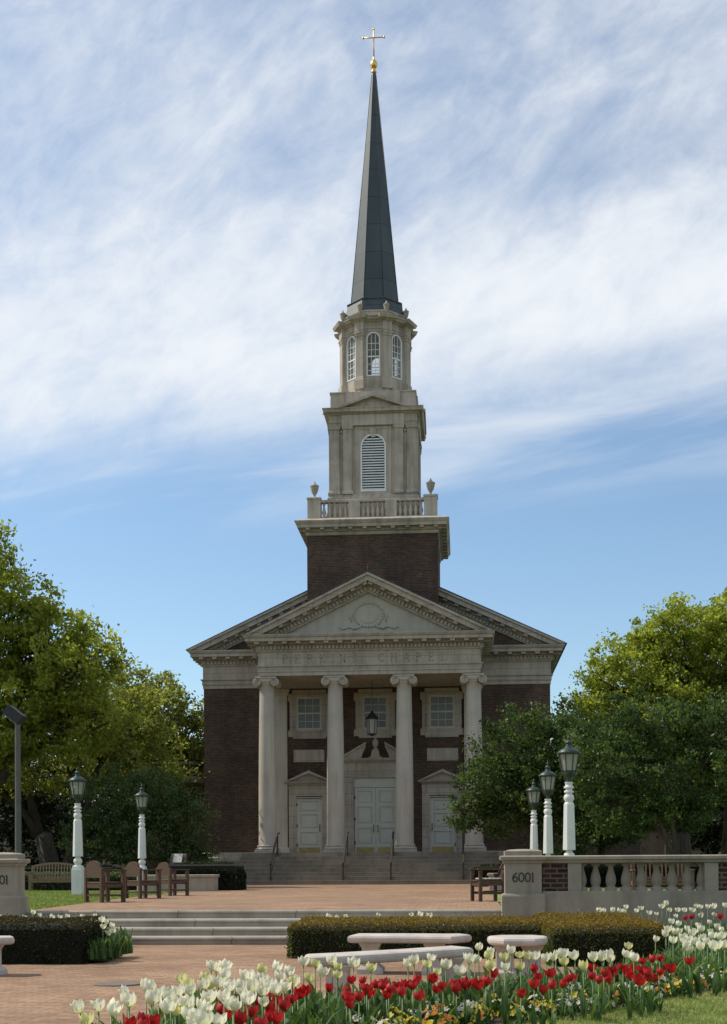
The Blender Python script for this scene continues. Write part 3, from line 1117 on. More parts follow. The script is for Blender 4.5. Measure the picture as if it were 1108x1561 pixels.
bl = MB().lathe([(.07, 0), (.07, .05), (.045, .08), (.085, .20), (.095, .28), (.06, .42), (.04, .54), (.06, .60), (.07, .64), (.07, .70)], n=8, z0=16.69)
blm = bl.mesh('deck_baluster', M['lime_tower'])
for k in range(4):
    for (a, c) in ((-2.34, -1.10), (-0.54, 0.58), (1.14, 2.34)):
        for i in range(5):
            x = a + (i + 0.5) * (c - a) / 5
            m4 = Matrix.Rotation(R(90 * k), 4, 'Z') @ Vector((x, -2.74, 0))
            link('baluster', blm, chapel, (m4.x, m4.y + TV, 0))


def urn_mesh(h, r):
    p = [(.55, 0), (.6, .05), (.35, .08), (.22, .14), (.3, .2), (.7, .36), (.95, .55), (1.0, .68), (1.08, .70), (1.08, .75), (.6, .80), (.42, .86), (.3, .90), (.2, .95), (.12, 1.0)]
    return MB().lathe([(a * r, z * h) for a, z in p], n=14).mesh('urn', M['lime_tower'])


um = urn_mesh(0.80, 0.19)
for sx in (-1, 1):
    for sy in (-1, 1):
        link('urn', um, chapel, (sx * 2.66, TV + sy * 2.66, 17.62))


def arched(mb, W, z0, z1, ow, sill, spring, yf, yb, n=12, cx=0.0):
    """wall slab with an arched opening; front face at yf, back at yb"""
    h = ow / 2
    arc = [(cx + h * math.cos(math.pi * i / n), spring + h * math.sin(math.pi * i / n)) for i in range(n + 1)]
    mb.prism([(cx - W / 2, z0), (cx - h, z0), (cx - h, z1), (cx - W / 2, z1)], yf, yb)
    mb.prism([(cx + h, z0), (cx + W / 2, z0), (cx + W / 2, z1), (cx + h, z1)], yf, yb)
    if sill > z0:
        mb.prism([(cx - h, z0), (cx + h, z0), (cx + h, sill), (cx - h, sill)], yf, yb)
    for i in range(n):
        p, q = arc[i], arc[i + 1]
        mb.prism([q, p, (p[0], z1), (q[0], z1)], yf, yb)


def arch_ring(mb, ow, wdt, sill, spring, y0, y1, n=14, bottom=True):
    h, g = ow / 2, ow / 2 - wdt
    for sx in (-1, 1):
        a, c = sorted((sx * h, sx * g))
        mb.box(a, c, y0, y1, sill, spring)
    for i in range(n):
        a, c = math.pi * i / n, math.pi * (i + 1) / n
        mb.prism([(g * math.cos(a), spring + g * math.sin(a)), (h * math.cos(a), spring + h * math.sin(a)), (h * math.cos(c), spring + h * math.sin(c)), (g * math.cos(c), spring + g * math.sin(c))], y0, y1)
    if bottom:
        mb.box(-g, g, y0, y1, sill, sill + wdt)


# belfry stage
HB = 2.06
b = MB()
b.ringbox(-2.1, 2.1, TV - 2.1, TV + 2.1, [(0.10, 16.58), (0.10, 17.80), (0.04, 17.86), (0.04, 17.95), (0, 17.98)])
for k in range(4):
    q = MB()
    arched(q, 4.10, 17.9, 21.2, 1.22, 18.10, 20.16, -2.04, -1.7)
    # raised border round the louvre and the paired pilasters
    for sx in (-1, 1):
        for (a, c, d) in ((1.62, 2.08, 0.09), (1.02, 1.44, 0.13), (0.74, 0.86, 0.035)):
            x0, x1 = sorted((sx * a, sx * c))
            q.box(x0, x1, -2.04 - d, -2.0, 17.96, 21.12)
            if d > 0.05:
                q.ringbox(x0, x1, -2.04 - d, -2.0, [(0.05, 17.96), (0.05, 18.06), (0.0, 18.14)])
                q.ringbox(x0, x1, -2.04 - d, -2.0, [(0.0, 20.94), (0.05, 20.98), (0.05, 21.06), (0.07, 21.12)])
        q.lathe([(0.06, 20.82), (0.09, 20.87), (0.05, 20.93), (0.02, 20.97)], cx=sx * 1.53, cy=-2.06, n=8)
    q.box(-0.735, 0.735, -2.073, -2.0, 20.98, 21.10)
    q.box(-0.16, 0.16, -2.12, -2.0, 20.76, 21.0)
    q.box(-1.5, 1.5, -2.2, -2.0, 21.13, 21.62)
    # little pediment
    q.prism([(-1.52, 21.88), (1.52, 21.88), (0, 22.42)], -2.2, -1.9)
    q.prism([(-1.78, 21.86), (-1.5, 21.88), (0, 22.38), (0, 22.54)], -2.46, -1.9)
    q.prism([(1.5, 21.88), (1.78, 21.86), (0, 22.54), (0, 22.38)], -2.46, -1.9)
    q.box(-1.32, 1.32, -2.12, -1.9, 21.95, 22.70)
    b.merge(q, Matrix.Translation((0, TV, 0)) @ Matrix.Rotation(R(90 * k), 4, 'Z'))
b.ringbox(-2.1, 2.1, TV - 2.1, TV + 2.1, [(0.0, 21.12), (0.0, 21.28), (0.03, 21.285), (0.03, 21.40), (0.0, 21.41), (0.0, 21.62), (0.06, 21.65), (0.12, 21.70), (0.26, 21.72), (0.28, 21.82), (0.32, 21.88), (0.32, 21.90), (0.0, 21.97)])
b.ringbox(-2.04, 2.04, TV - 2.04, TV + 2.04, [(0.0, 21.9), (0.0, 22.64), (0.04, 22.66), (0.04, 22.72), (0.0, 22.73)])
SC = lambda f: Matrix.Translation((0, TV, 0)) @ Matrix.Diagonal((f, f, 1, 1)) @ Matrix.Translation((0, -TV, 0))
b.xform(SC(0.965))
bel = ch(b, 'belfry', 'lime_tower')
for k in range(4):
    q = MB()
    arch_ring(q, 1.22, 0.07, 18.10, 20.16, -2.06, -1.96)
    m4 = Matrix.Translation((0, TV, 0)) @ Matrix.Rotation(R(90 * k), 4, 'Z')
    nsl = 21
    for i in range(nsl):
        z = 18.19 + i * 0.122
        hw = 0.55 if z < 20.12 else math.sqrt(max(0.0, 0.55 ** 2 - (z - 20.16 + 0.07) ** 2))
        if hw > 0.05:
            q.add([(-hw, -2.035, z), (hw, -2.035, z), (hw, -1.97, z + 0.075), (-hw, -1.97, z + 0.075),
                   (-hw, -2.02, z - 0.012), (hw, -2.02, z - 0.012), (hw, -1.955, z + 0.063), (-hw, -1.955, z + 0.063)],
                  [(0, 1, 2, 3), (4, 7, 6, 5), (0, 4, 5, 1), (1, 5, 6, 2), (2, 6, 7, 3), (3, 7, 4, 0)])
    lo = ch(MB().merge(q, SC(0.965) @ m4), 'louvre', 'louv', bel)
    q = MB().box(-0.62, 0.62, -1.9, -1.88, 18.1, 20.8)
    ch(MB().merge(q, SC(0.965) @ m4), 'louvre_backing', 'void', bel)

# octagonal lantern
OA = 1.60                      # apothem of the wall face
side = 2 * OA * math.tan(R(22.5))
T8 = lambda k: Matrix.Translation((0, TV, 0)) @ Matrix.Rotation(R(45 * k), 4, 'Z')
c8 = 1 / math.cos(R(22.5))


def oct_ring(mb, prof):
    mb.lathe([(r * c8, z) for r, z in prof], cx=0, cy=TV, n=8, smooth=False, rot=R(22.5))


b = MB()
oct_ring(b, [(1.78, 22.70), (1.78, 22.84), (1.72, 22.90), (1.72, 23.00), (1.66, 23.05), (1.60, 23.06)])
for k in range(8):
    q = MB()
    arched(q, side - 0.02, 23.05, 25.72, 0.66, 23.60, 25.32, -OA, -OA + 0.26)
    b.merge(q, T8(k))
    # clustered pilaster on each corner
    q = MB()
    rr = OA * c8
    q.ringbox(-0.20, 0.20, -rr - 0.10, -rr + 0.24, [(0.07, 22.98), (0.07, 23.42), (0.02, 23.46), (0.02, 23.52), (0, 23.56), (0, 25.42), (0.03, 25.46), (0.03, 25.54), (0.06, 25.58), (0.06, 25.66), (0.0, 25.70)])
    b.merge(q, Matrix.Translation((0, TV, 0)) @ Matrix.Rotation(R(45 * k + 22.5), 4, 'Z'))
oct_ring(b, [(1.62, 25.68), (1.62, 25.80), (1.65, 25.81), (1.65, 25.90), (1.62, 25.91), (1.62, 26.10), (1.68, 26.12), (1.74, 26.17), (1.84, 26.19), (1.86, 26.26), (1.92, 26.31), (1.92, 26.34), (1.6, 26.42)])
for k in range(8):
    q = MB()
    rr = OA * c8
    q.ringbox(-0.24, 0.24, -rr - 0.13, -rr + 0.3, [(0.0, 25.70), (0.0, 26.10), (0.05, 26.13), (0.12, 26.18), (0.2, 26.20), (0.24, 26.30), (0.26, 26.36), (0.1, 26.42)])
    b.merge(q, Matrix.Translation((0, TV, 0)) @ Matrix.Rotation(R(45 * k + 22.5), 4, 'Z'))
oct_ring(b, [(1.56, 26.38), (1.56, 26.62), (1.60, 26.64), (1.60, 26.70), (1.4, 26.72)])
b.xform(SC(0.94))
lan = ch(b, 'octagonal_lantern', 'lime_tower')
for k in range(8):
    q = MB()
    arch_ring(q, 0.68, 0.055, 23.60, 25.32, -OA - 0.02, -OA + 0.10)
    q.box(-0.29, 0.29, -OA + 0.02, -OA + 0.07, 24.50, 24.56)
    for x in (-0.1, 0.1):
        q.box(x - 0.012, x + 0.012, -OA + 0.03, -OA + 0.06, 23.64, 25.56)
    for z in (23.88, 24.18, 24.84, 25.14):
        q.box(-0.29, 0.29, -OA + 0.032, -OA + 0.058, z - 0.012, z + 0.012)
    wi = ch(MB().merge(q, SC(0.94) @ T8(k)), 'window_frame', 'louv', lan)
    q = MB()
    arc = [(0.29 * math.cos(math.pi * i / 12), 25.32 + 0.29 * math.sin(math.pi * i / 12)) for i in range(13)]
    q.prism([(-0.29, 23.64), (0.29, 23.64)] + arc, -OA + 0.043, -OA + 0.047)
    ch(MB().merge(q, SC(0.94) @ T8(k)), 'window_pane', 'belglass', lan)
um2 = urn_mesh(0.68, 0.13)
for k in range(8):
    p = Matrix.Rotation(R(45 * k + 22.5), 4, 'Z') @ Vector((0, -1.62, 0))
    link('urn', um2, chapel, (p.x, p.y + TV, 26.42))
# spire
b = MB()
oct_ring(b, [(1.50, 26.70), (1.46, 26.74), (1.34, 27.22), (1.32, 27.30), (1.36, 27.33), (1.36, 27.37), (1.17, 27.42), (1.155, 27.55), (0.105, 38.55), (0.09, 38.62)])
b.xform(SC(0.96))
sp = ch(b, 'spire', 'spire')
b = MB()
for k in range(8):
    q = MB()
    q.tube([(0, -1.112 * c8, 27.5), (0, -0.107 * c8, 38.5)], [0.02, 0.012], 5)
    b.merge(q, Matrix.Translation((0, TV, 0)) @ Matrix.Rotation(R(45 * k + 22.5), 4, 'Z'))
ch(b, 'ridge_roll', 'spire', sp)
b = MB()
b.lathe([(.09, 38.60), (.13, 38.64), (.135, 38.68), (.09, 38.74), (.06, 38.78), (.11, 38.84), (.17, 38.94), (.18, 39.03), (.15, 39.14), (.08, 39.23), (.04, 39.30), (.03, 39.40)], cx=0, cy=TV, n=16)
ch(b, 'gilded_ball', 'gold', sp)
b = MB()
b.tube([(0, TV, 39.4), (0, TV, 40.68)], [0.032, 0.026], 8)
b.tube([(-0.46, TV, 40.32), (0.46, TV, 40.32)], 0.027, 8)
for p in ((-0.50, 40.32), (0.50, 40.32), (0, 40.72)):
    b.lathe([(0.0, -.075), (.04, -.04), (.052, 0), (.04, .04), (0, .075)], cx=p[0], cy=TV, n=8, z0=p[1], cap=False)
ch(b, 'cross', 'gold', sp)

# lantern hung in the porch
hl = thing('hanging_lantern', 'dark glazed lantern hanging on a long rod before the main door', 'lantern', (AX, YC + 1.5, PZ + 6.60))
b = MB()
b.tube([(0, 0, 1.15), (0, 0, 2.83)], 0.012, 6)
b.build('rod', M['dark'], hl)
b = MB()
for k in range(6):
    a = math.pi * k / 3
    b.beam((0.20 * math.cos(a), 0.20 * math.sin(a), 0.10), (0.25 * math.cos(a), 0.25 * math.sin(a), 0.78), 0.02, 0.02)
b.lathe([(.03, 0), (.10, .04), (.21, .08), (.21, .12)], n=6, smooth=False)
b.lathe([(.27, .76), (.29, .80), (.17, .95), (.13, 1.0), (.10, 1.05), (.04, 1.12), (.02, 1.18)], n=6, smooth=False)
b.build('lantern_frame', M['dark'], hl)
MB().lathe([(.19, .11), (.235, .77)], n=6, smooth=False, cap=False).build('lantern_glass', M['lampglass'], hl)

# handrails on the porch steps
hr = thing('handrail', 'bronze handrail on the porch steps in front of the column nearest the far end of the steps by the planter hedge', 'handrail', (AX - 3.95, YC - 3.1, PZ), 0, 'bronze handrails on the porch steps')
MB().beam((0, 0, 0), (0, 0, 0.88), 0.07, 0.06).build('post', M['bronze'], hr)
MB().beam((0, 2.05, 1.10), (0, 2.05, 2.18), 0.07, 0.06).build('post', M['bronze'], hr)
b = MB()
b.tube([(0, -0.22, 0.86), (0, 0, 0.90), (0, 2.05, 2.20), (0, 2.5, 2.22)], 0.045, 8)
b.build('top_rail', M['bronze'], hr)
b = MB()
b.beam((0, 0.02, 0.40), (0, 2.05, 1.62), 0.03, 0.03)
b.build('lower_rail', M['bronze'], hr)
hr['label'] = 'bronze handrail on the porch steps before the leftmost column'
copy_thing(hr, (AX - 0.92, YC - 3.1, PZ), label='bronze handrail rising to the left side of the double doors')
copy_thing(hr, (AX + 1.06, YC - 3.1, PZ), label='bronze handrail rising to the right side of the double doors')
copy_thing(hr, (AX + 4.05, YC - 3.1, PZ), label='bronze handrail by the column half hidden behind the evergreen tree')

# ------------------------------------------------------------------ balustrades with their numbered piers


def pier(parent, x0, y0, number):
    q = MB()
    q.ringbox(x0, x0 + 0.56, y0, y0 + 0.45, [(0.05, -0.03), (0.05, 0.70), (0.035, 0.73), (0.0, 0.745), (0, 1.20)])
    p = q.build('pier', M['pier'], parent)
    q = MB()
    q.ringbox(x0, x0 + 0.56, y0, y0 + 0.45, [(0.0, 1.20), (0.02, 1.21), (0.03, 1.24), (0.07, 1.265), (0.075, 1.31), (0.055, 1.325), (0.0, 1.328)])
    q.ringbox(x0, x0 + 0.56, y0, y0 + 0.45, [(0.005, 1.32), (0.005, 1.39), (0.0, 1.40), (-0.06, 1.42), (-0.2, 1.43)])
    q.build('cap', M['pier'], p)
    q = MB()
    letters(q, number, x0 + 0.105, 0.925, 0.135, 0.098, y0 - 0.002, 0.019)
    q.build('house_number', M['ink'], p)
    return p


bal_profile = [(.092, 0), (.092, .06), (.062, .07), (.06, .085), (.075, .12), (.082, .17), (.070, .24), (.047, .32), (.036, .37), (.040, .385), (.062, .40), (.062, .415), (.088, .42), (.088, .45)]
bal_mesh = MB().lathe(bal_profile, n=14).mesh('baluster', M['pier'])


def balustrade(label, x_pier, sgn):
    """pier, then brick panel, stile, seven balusters, stile, brick panel and an end pier, running away from the steps"""
    y0 = 20.34
    t = thing('balustrade', label, 'balustrade', (x_pier, y0, 0), 0)

    def bx(a, c, ya, yb, za, zb, name, m, p=t, bev=0.008):
        a, c = sorted((sgn * a, sgn * c))
        return MB().bbox(a, c, ya, yb, za, zb, bev).build(name, M[m], p)
    pier(t, 0 if sgn > 0 else -0.56, 0, '6001')
    pier(t, 3.92 if sgn > 0 else -4.48, 0, '6001')
    bx(0.57, 3.91, 0.03, 0.47, -0.03, 0.775, 'plinth_wall', 'pier')
    q = MB()
    a, c = sorted((sgn * 0.50, sgn * 3.98))
    q.ringbox(a, c, 0.06, 0.40, [(0.0, 1.205), (0.03, 1.215), (0.04, 1.25), (0.07, 1.265), (0.07, 1.31), (0.05, 1.322), (0, 1.325)])
    q.build('top_rail', M['pier'], t)
    for (a, c) in ((0.575, 0.96), (3.25, 3.905)):
        bx(a, c, 0.10, 0.38, 0.77, 1.21, 'brick_panel', 'pierbrick', bev=0.004)
    for (a, c) in ((0.965, 1.17), (3.04, 3.245)):
        bx(a, c, 0.06, 0.42, 0.77, 1.21, 'stile', 'pier')
    for i in range(7):
        x = sgn * (1.17 + 1.87 * (i + 1) / 8)
        link('baluster', bal_mesh, t, (x, 0.23, 0.768))
    for xx in (1.185, 3.025):
        link('baluster', bal_mesh, t, (sgn * xx, 0.23, 0.768))
    return t


balustrade('stone balustrade with brick panels and 6001 pier, in front of the three lamp posts', 0.66, 1)
balustrade('stone 6001 pier and balustrade cut off at the picture edge behind the dark hedge', -7.07, -1)

# ------------------------------------------------------------------ lamp posts
LAMP_BASE = 0.44


def make_lamp():
    t = thing('lamp_post', 'x', 'lamp post', (0, 0, 0), 0, 'white lamp posts along the plaza')
    q = MB()
    q.lathe([(.20, -.02), (.20, .70), (.165, .80), (.10, .84)], n=4, smooth=False, rot=R(45))
    q.lathe([(.085, .80), (.07, .85), (.105, .89), (.118, .94), (.105, .99), (.07, 1.02), (.065, 1.06), (.11, 1.07)], n=18)
    q.lathe([(.135, 1.065), (.137, 1.09), (.113, 2.02), (.095, 2.06), (.07, 2.08)], n=8, smooth=False, rot=R(22.5))
    q.lathe([(.065, 2.05), (.085, 2.09), (.112, 2.15), (.10, 2.21), (.07, 2.235), (.065, 2.25), (.10, 2.27), (.10, 2.30), (.07, 2.32), (.07, 2.345), (.105, 2.36), (.105, 2.39), (.075, 2.41), (.075, 2.45), (.085, 2.46), (.085, 2.49)], n=18)
    q.build('post', M['white'], t)
    q = MB()
    q.lathe([(.05, 2.48), (.055, 2.56), (.10, 2.60), (.14, 2.64), (.15, 2.70), (.152, 2.73)], n=8, smooth=False, rot=R(22.5))
    for k in range(8):
        a = R(22.5 + 45 * k)
        q.beam((.155 * math.cos(a), .155 * math.sin(a), 2.70), (.222 * math.cos(a), .222 * math.sin(a), 3.08), 0.018, 0.018)
    q.lathe([(.226, 3.06), (.232, 3.09), (.226, 3.10)], n=8, smooth=False, rot=R(22.5))
    q.build('lantern_frame', M['green'], t)
    MB().lathe([(.145, 2.72), (.212, 3.075)], n=8, smooth=False, rot=R(22.5), cap=False).build('lantern_glass', M['lampglass'], t)
    MB().lathe([(.02, 2.7), (.035, 2.75), (.055, 2.82), (.06, 2.9), (.04, 2.98), (0.01, 3.0)], n=12).build('bulb', M['bulb'], t)
    q = MB()
    q.lathe([(.255, 3.085), (.26, 3.10), (.17, 3.17), (.09, 3.215), (.065, 3.235), (.075, 3.25), (.06, 3.27)], n=24)
    q.lathe([(.03, 3.26), (.06, 3.285), (.072, 3.315), (.055, 3.345), (.025, 3.36), (.02, 3.385), (.035, 3.41), (.03, 3.43), (.012, 3.445), (.006, 3.50)], n=14)
    q.build('lantern_roof', M['green'], t)
    return t


lamp0 = make_lamp()
for i, (x, y, lab) in enumerate([
        (2.24, 27.75, 'tallest looking white lamp post rising directly above the balustrade'),
        (2.24, 34.5, 'white lamp post between its two neighbours behind the 6001 balustrade'),
        (2.24, 41.2, 'smallest looking white lamp post standing next to the pier of the balustrade'),
        (-10.30, 34.6, 'white lamp post on the lawn between slatted garden bench and first chair'),
        (-10.35, 41.9, 'white lamp post behind the second chair near the dark shrub')]):
    if i == 0:
        o = lamp0
        o.location = (x, y, LAMP_BASE)
        o['label'] = lab
    else:
        copy_thing(lamp0, (x, y, LAMP_BASE), 0, lab)

# ------------------------------------------------------------------ seats


def make_armchair():
    """heavy teak armchair with a rounded solid back; faces +x, back at x=0"""
    t = thing('armchair', 'x', 'armchair', (0, 0, 0), 0, 'arch backed wooden armchairs facing the plaza')
    for x in (0.0, 0.50):
        for y in (-0.30, 0.30):
            MB().bbox(x - 0.035, x + 0.035, y - 0.035, y + 0.035, 0, 0.64 if x else 0.70, 0.006).build('leg', M['wood'], t)
    MB().bbox(-0.02, 0.53, -0.27, 0.27, 0.38, 0.415, 0.006).build('seat', M['wood'], t)
    q = MB()
    for x in (0.0, 0.50):
        q.box(x - 0.02, x + 0.02, -0.27, 0.27, 0.29, 0.375)
    q.box(-0.018, 0.018, -0.27, 0.27, 0.12, 0.16)
    for y in (-0.3, 0.3):
        q.box(0.03, 0.47, y - 0.018, y + 0.018, 0.30, 0.375)
        q.box(0.03, 0.47, y - 0.018, y + 0.018, 0.12, 0.16)
    q.build('apron', M['wood'], t)
    for y in (-0.30, 0.30):
        MB().bbox(-0.03, 0.56, y - 0.045, y + 0.045, 0.64, 0.67, 0.006).build('armrest', M['wood'], t)
    arc = [(-0.30, 0.50), (0.30, 0.50), (0.30, 0.67)] + [(0.27 * math.cos(math.pi * i / 10), 0.70 + 0.15 * math.sin(math.pi * i / 10)) for i in range(11)] + [(-0.30, 0.67)]
    MB().prism(arc, -0.03, 0.015, axis='x').build('backrest', M['wood'], t)
    return t


ac = make_armchair()
for i, (x, y, rz, lab) in enumerate([
        (-7.48, 26.25, 47, 'arch backed brown armchair, the nearest of three, in front of the lamp post base'),
        (-7.52, 29.6, 45, 'arch backed brown armchair in the middle of the three, hiding a lamp post'),
        (-7.50, 32.6, 44, 'arch backed brown armchair beside the stone planter wall, the farthest of three')]):
    if i == 0:
        o = ac
        o.location, o.rotation_euler, o['label'] = (x, y, PZ), (0, 0, R(rz)), lab
    else:
        copy_thing(ac, (x, y, PZ), R(rz), lab)


def slat_seat(name, label, cat, wid, wood, arch, loc, rz, nsl, cushion=False, tilt=0.14):
    """slatted garden seat; faces +x, width along y"""
    t = thing(name, label, cat, loc, rz)
    h = wid / 2
    for x in (0.0, 0.48):
        for y in (-h, h):
            MB().bbox(x - 0.032, x + 0.032, y - 0.032, y + 0.032, 0, 0.62 if x else 0.55, 0.005).build('leg', M[wood], t)
    q = MB()
    for i in range(6):
        x = -0.02 + i * 0.095
        q.box(x, x + 0.075, -h + 0.03, h - 0.03, 0.40, 0.425)
    q.build('seat', M[wood], t)
    q = MB()
    for x in (0.0, 0.48):
        q.box(x - 0.018, x + 0.018, -h + 0.03, h - 0.03, 0.31, 0.398)
    for y in (-h, h):
        q.box(0.03, 0.45, y - 0.017, y + 0.017, 0.31, 0.398)
        q.box(0.03, 0.45, y - 0.017, y + 0.017, 0.14, 0.19)
    q.build('apron', M[wood], t)
    for y in (-h, h):
        MB().bbox(-0.05, 0.54, y - 0.042, y + 0.042, 0.62, 0.65, 0.006).build('armrest', M[wood], t)
    zt = lambda y: 0.82 + arch * (1 - (y / h) ** 2)
    q = MB()
    bx = lambda z: -0.03 - tilt * (z - 0.42) / 0.5
    for i in range(nsl):
        y = -h + 0.06 + (2 * h - 0.12) * i / (nsl - 1)
        q.beam((bx(0.47), y, 0.47), (bx(zt(y)), y, zt(y)), 0.045 if nsl < 9 else 0.035, 0.018, up=(1, 0, 0))
    pts = [(bx(zt(y)), y, zt(y)) for y in [-h + 2 * h * k / 10 for k in range(11)]]
    for a, c in zip(pts[:-1], pts[1:]):
        q.beam(a, c, 0.03, 0.065)
    q.beam((bx(0.47), -h, 0.47), (bx(0.47), h, 0.47), 0.03, 0.06)
    for y in (-h, h):
        q.beam((0.0, y, 0.40), (bx(zt(h)), y, zt(h) + 0.02), 0.05, 0.05, up=(1, 0, 0))
    q.build('backrest', M[wood], t)
    if cushion:
        q = MB()
        for i in range(5):
            q.bbox(0.02 + i * 0.085, 0.095 + i * 0.085, -h + 0.06, h - 0.06, 0.425, 0.462, 0.012)
        q.build('seat_pad', M['plaque'], t)
    return t


slat_seat('garden_bench', 'weathered bench with arched slatted back in front of low green hedge', 'bench', 1.45, 'greywood', 0.10, (-13.05, 41.3, 0.44), R(-80), 15)
slat_seat('garden_chair', 'brown slatted armchair with striped seat pad next to the 6001 pier', 'armchair', 0.56, 'wood', 0.07, (0.74, 26.25, PZ), R(196), 6, cushion=True, tilt=0.24)
slat_seat('garden_bench', 'tan slatted bench seen through the balustrade openings', 'bench', 1.22, 'redwood', 0.02, (4.25, 28.6, 0.44), R(-92), 14)

# stone benches on the lower court


def stone_bench(label, poly, legs, z=0.42, th=0.085):
    cx, cy = sum(p[0] for p in poly) / len(poly), sum(p[1] for p in poly) / len(poly)
    t = thing('stone_bench', label, 'bench', (cx, cy, 0), 0, 'low stone benches on the court')
    n = len(poly)
    rings = [(-0.035, z - th), (-0.008, z - th + 0.012), (0, z - th + 0.03), (0, z - 0.03), (-0.010, z - 0.010), (-0.035, z)]
    vs, fs = [], []
    for o, zz in rings:
        for i in range(n):
            p0, p1, p2 = Vector(poly[i - 1]), Vector(poly[i]), Vector(poly[(i + 1) % n])
            d1, d2 = (p1 - p0).normalized(), (p2 - p1).normalized()
            n1, n2 = Vector((d1.y, -d1.x)), Vector((d2.y, -d2.x))
            m = (n1 + n2)
            m = m / max(0.4, m.dot(n1))
            q = p1 + m * o
            vs.append((q.x - cx, q.y - cy, zz))
    for i in range(len(rings) - 1):
        for k in range(n):
            a, b_ = i * n + k, i * n + (k + 1) % n
            fs.append((a, b_, b_ + n, a + n))
    fs.append(tuple(range(n - 1, -1, -1)))
    fs.append(tuple(range((len(rings) - 1) * n, len(rings) * n)))
    MB().add(vs, fs).build('seat', M['cast'], t)
    for (lx, ly) in legs:
        q = MB()
        q.ringbox(lx - cx - 0.09, lx - cx + 0.09, ly - cy - 0.15, ly - cy + 0.15, [(0.05, 0), (0.05, 0.05), (0.0, 0.09), (0.0, z - th - 0.06), (0.03, z - th - 0.01), (0.03, z - th + 0.004)])
        q.build('leg', M['cast'], t)


def arcp(x0, y0, x1, y1, sag, n=6):
    out = []
    for i in range(n + 1):
        s = i / n
        k = 4 * s * (1 - s) * sag
        dx, dy = x1 - x0, y1 - y0
        L = math.hypot(dx, dy)
        out.append((x0 + dx * s - dy / L * k, y0 + dy * s + dx / L * k))
    return out


stone_bench('pale stone bench directly before the long clipped hedge, the longer one', arcp(-1.24, 14.10, -0.12, 13.92, 0.03) + [(0.10, 14.28), (-0.02, 14.52)] + arcp(-0.2, 14.50, -1.18, 14.60, -0.03), [(-1.0, 14.33), (-0.30, 14.24)])
stone_bench('pale stone bench set at a slant just behind the tulips, nearest of them', arcp(-1.28, 10.62, 0.10, 11.95, -0.05) + arcp(-0.10, 12.28, -1.34, 11.06, 0.05), [(-1.05, 11.05), (-0.10, 11.95)])
stone_bench('short pale stone bench end standing before the russet topped hedge', [(0.28, 13.62), (0.42, 13.46), (0.74, 13.46), (0.86, 13.60), (0.90, 14.0), (0.76, 14.2), (0.40, 14.2), (0.26, 14.0)], [(0.44, 13.85), (0.72, 13.85)])
stone_bench('stone bench end poking in at the picture edge beside the dark hedge', arcp(-6.2, 13.6, -4.98, 13.75, 0.02) + [(-4.86, 13.95), (-4.95, 14.18)] + arcp(-5.1, 14.2, -6.2, 14.05, -0.02), [(-5.15, 13.95), (-6.0, 13.85)])

# planter walls, plaque, floodlight
for lab, x0, x1 in (('low stone planter wall with a clipped shrub, behind the farthest armchair', -9.55, -7.46), ('low stone planter wall under the evergreen tree by the porch steps', 0.80, 3.0)):
    t = thing('planter_wall', lab, 'wall', ((x0 + x1) / 2, 39.4, 0.44))
    h = (x1 - x0) / 2
    MB().ringbox(-h, h, -0.35, 0.35, [(0, -0.02), (0, 0.46), ]).build('wall', M['pier'], t)
    MB().ringbox(-h, h, -0.35, 0.35, [(0.03, 0.46), (0.04, 0.48), (0.04, 0.53), (0.02, 0.545)]).build('coping', M['pier'], t)
t = thing('plaque_stand', 'small slanted plaque on a brick stand at the chapel corner', 'plaque', (-9.62, 44.0, 0.44))
MB().prism([(-0.24, 0), (0.24, 0), (0.24, 1.22), (0.12, 1.25), (-0.24, 0.85)], -0.26, 0.26, axis='x').build('stand', M['pierbrick'], t)
q = MB().box(-0.15, 0.15, -0.20, 0.20, 0, 0.03)
MB().merge(q, Matrix.Translation((0, -0.07, 1.07)) @ Matrix.Rotation(R(46), 4, 'X')).build('plaque', M['plaque'], t)
t = thing('floodlight_pole', 'tall grey floodlight pole standing behind the cut off pier', 'floodlight', (-12.42, 36.0, 0.42))
MB().lathe([(.10, 0), (.095, .3), (.075, 4.9)], n=14).build('pole', M['pole'], t)
q = MB().bbox(-0.27, 0.27, -0.20, 0.20, -0.15, 0.15, 0.015)
MB().merge(q, Matrix.Translation((-0.08, 0, 5.08)) @ Matrix.Rotation(R(38), 4, 'Y')).build('lamp_head', M['dark'], t)
q = MB().box(-0.24, 0.24, -0.17, 0.17, -0.165, -0.152)
MB().merge(q, Matrix.Translation((-0.08, 0, 5.08)) @ Matrix.Rotation(R(38), 4, 'Y')).build('lamp_glass', M['lampglass'], t)
MB().beam((0, 0, 4.8), (-0.02, 0, 5.0), 0.07, 0.07).build('bracket', M['dark'], t)
q = MB().lathe([(.25, 0), (.25, .006), (.22, .008)], n=24)
tag(q.build('drain_cover', M['drain'], loc=(-3.42, 12.85, 0.004)), 'worn round drain cover set in the brick court', 'drain cover')
q = MB().bbox(-0.28, 0.28, -0.16, 0.16, 0, 0.008, 0.003)
tag(q.build('plaza_drain', M['drain'], loc=(-4.2, 46.5, PZ + 0.002)), 'small dark drain grating in the plaza before the porch steps', 'drain')

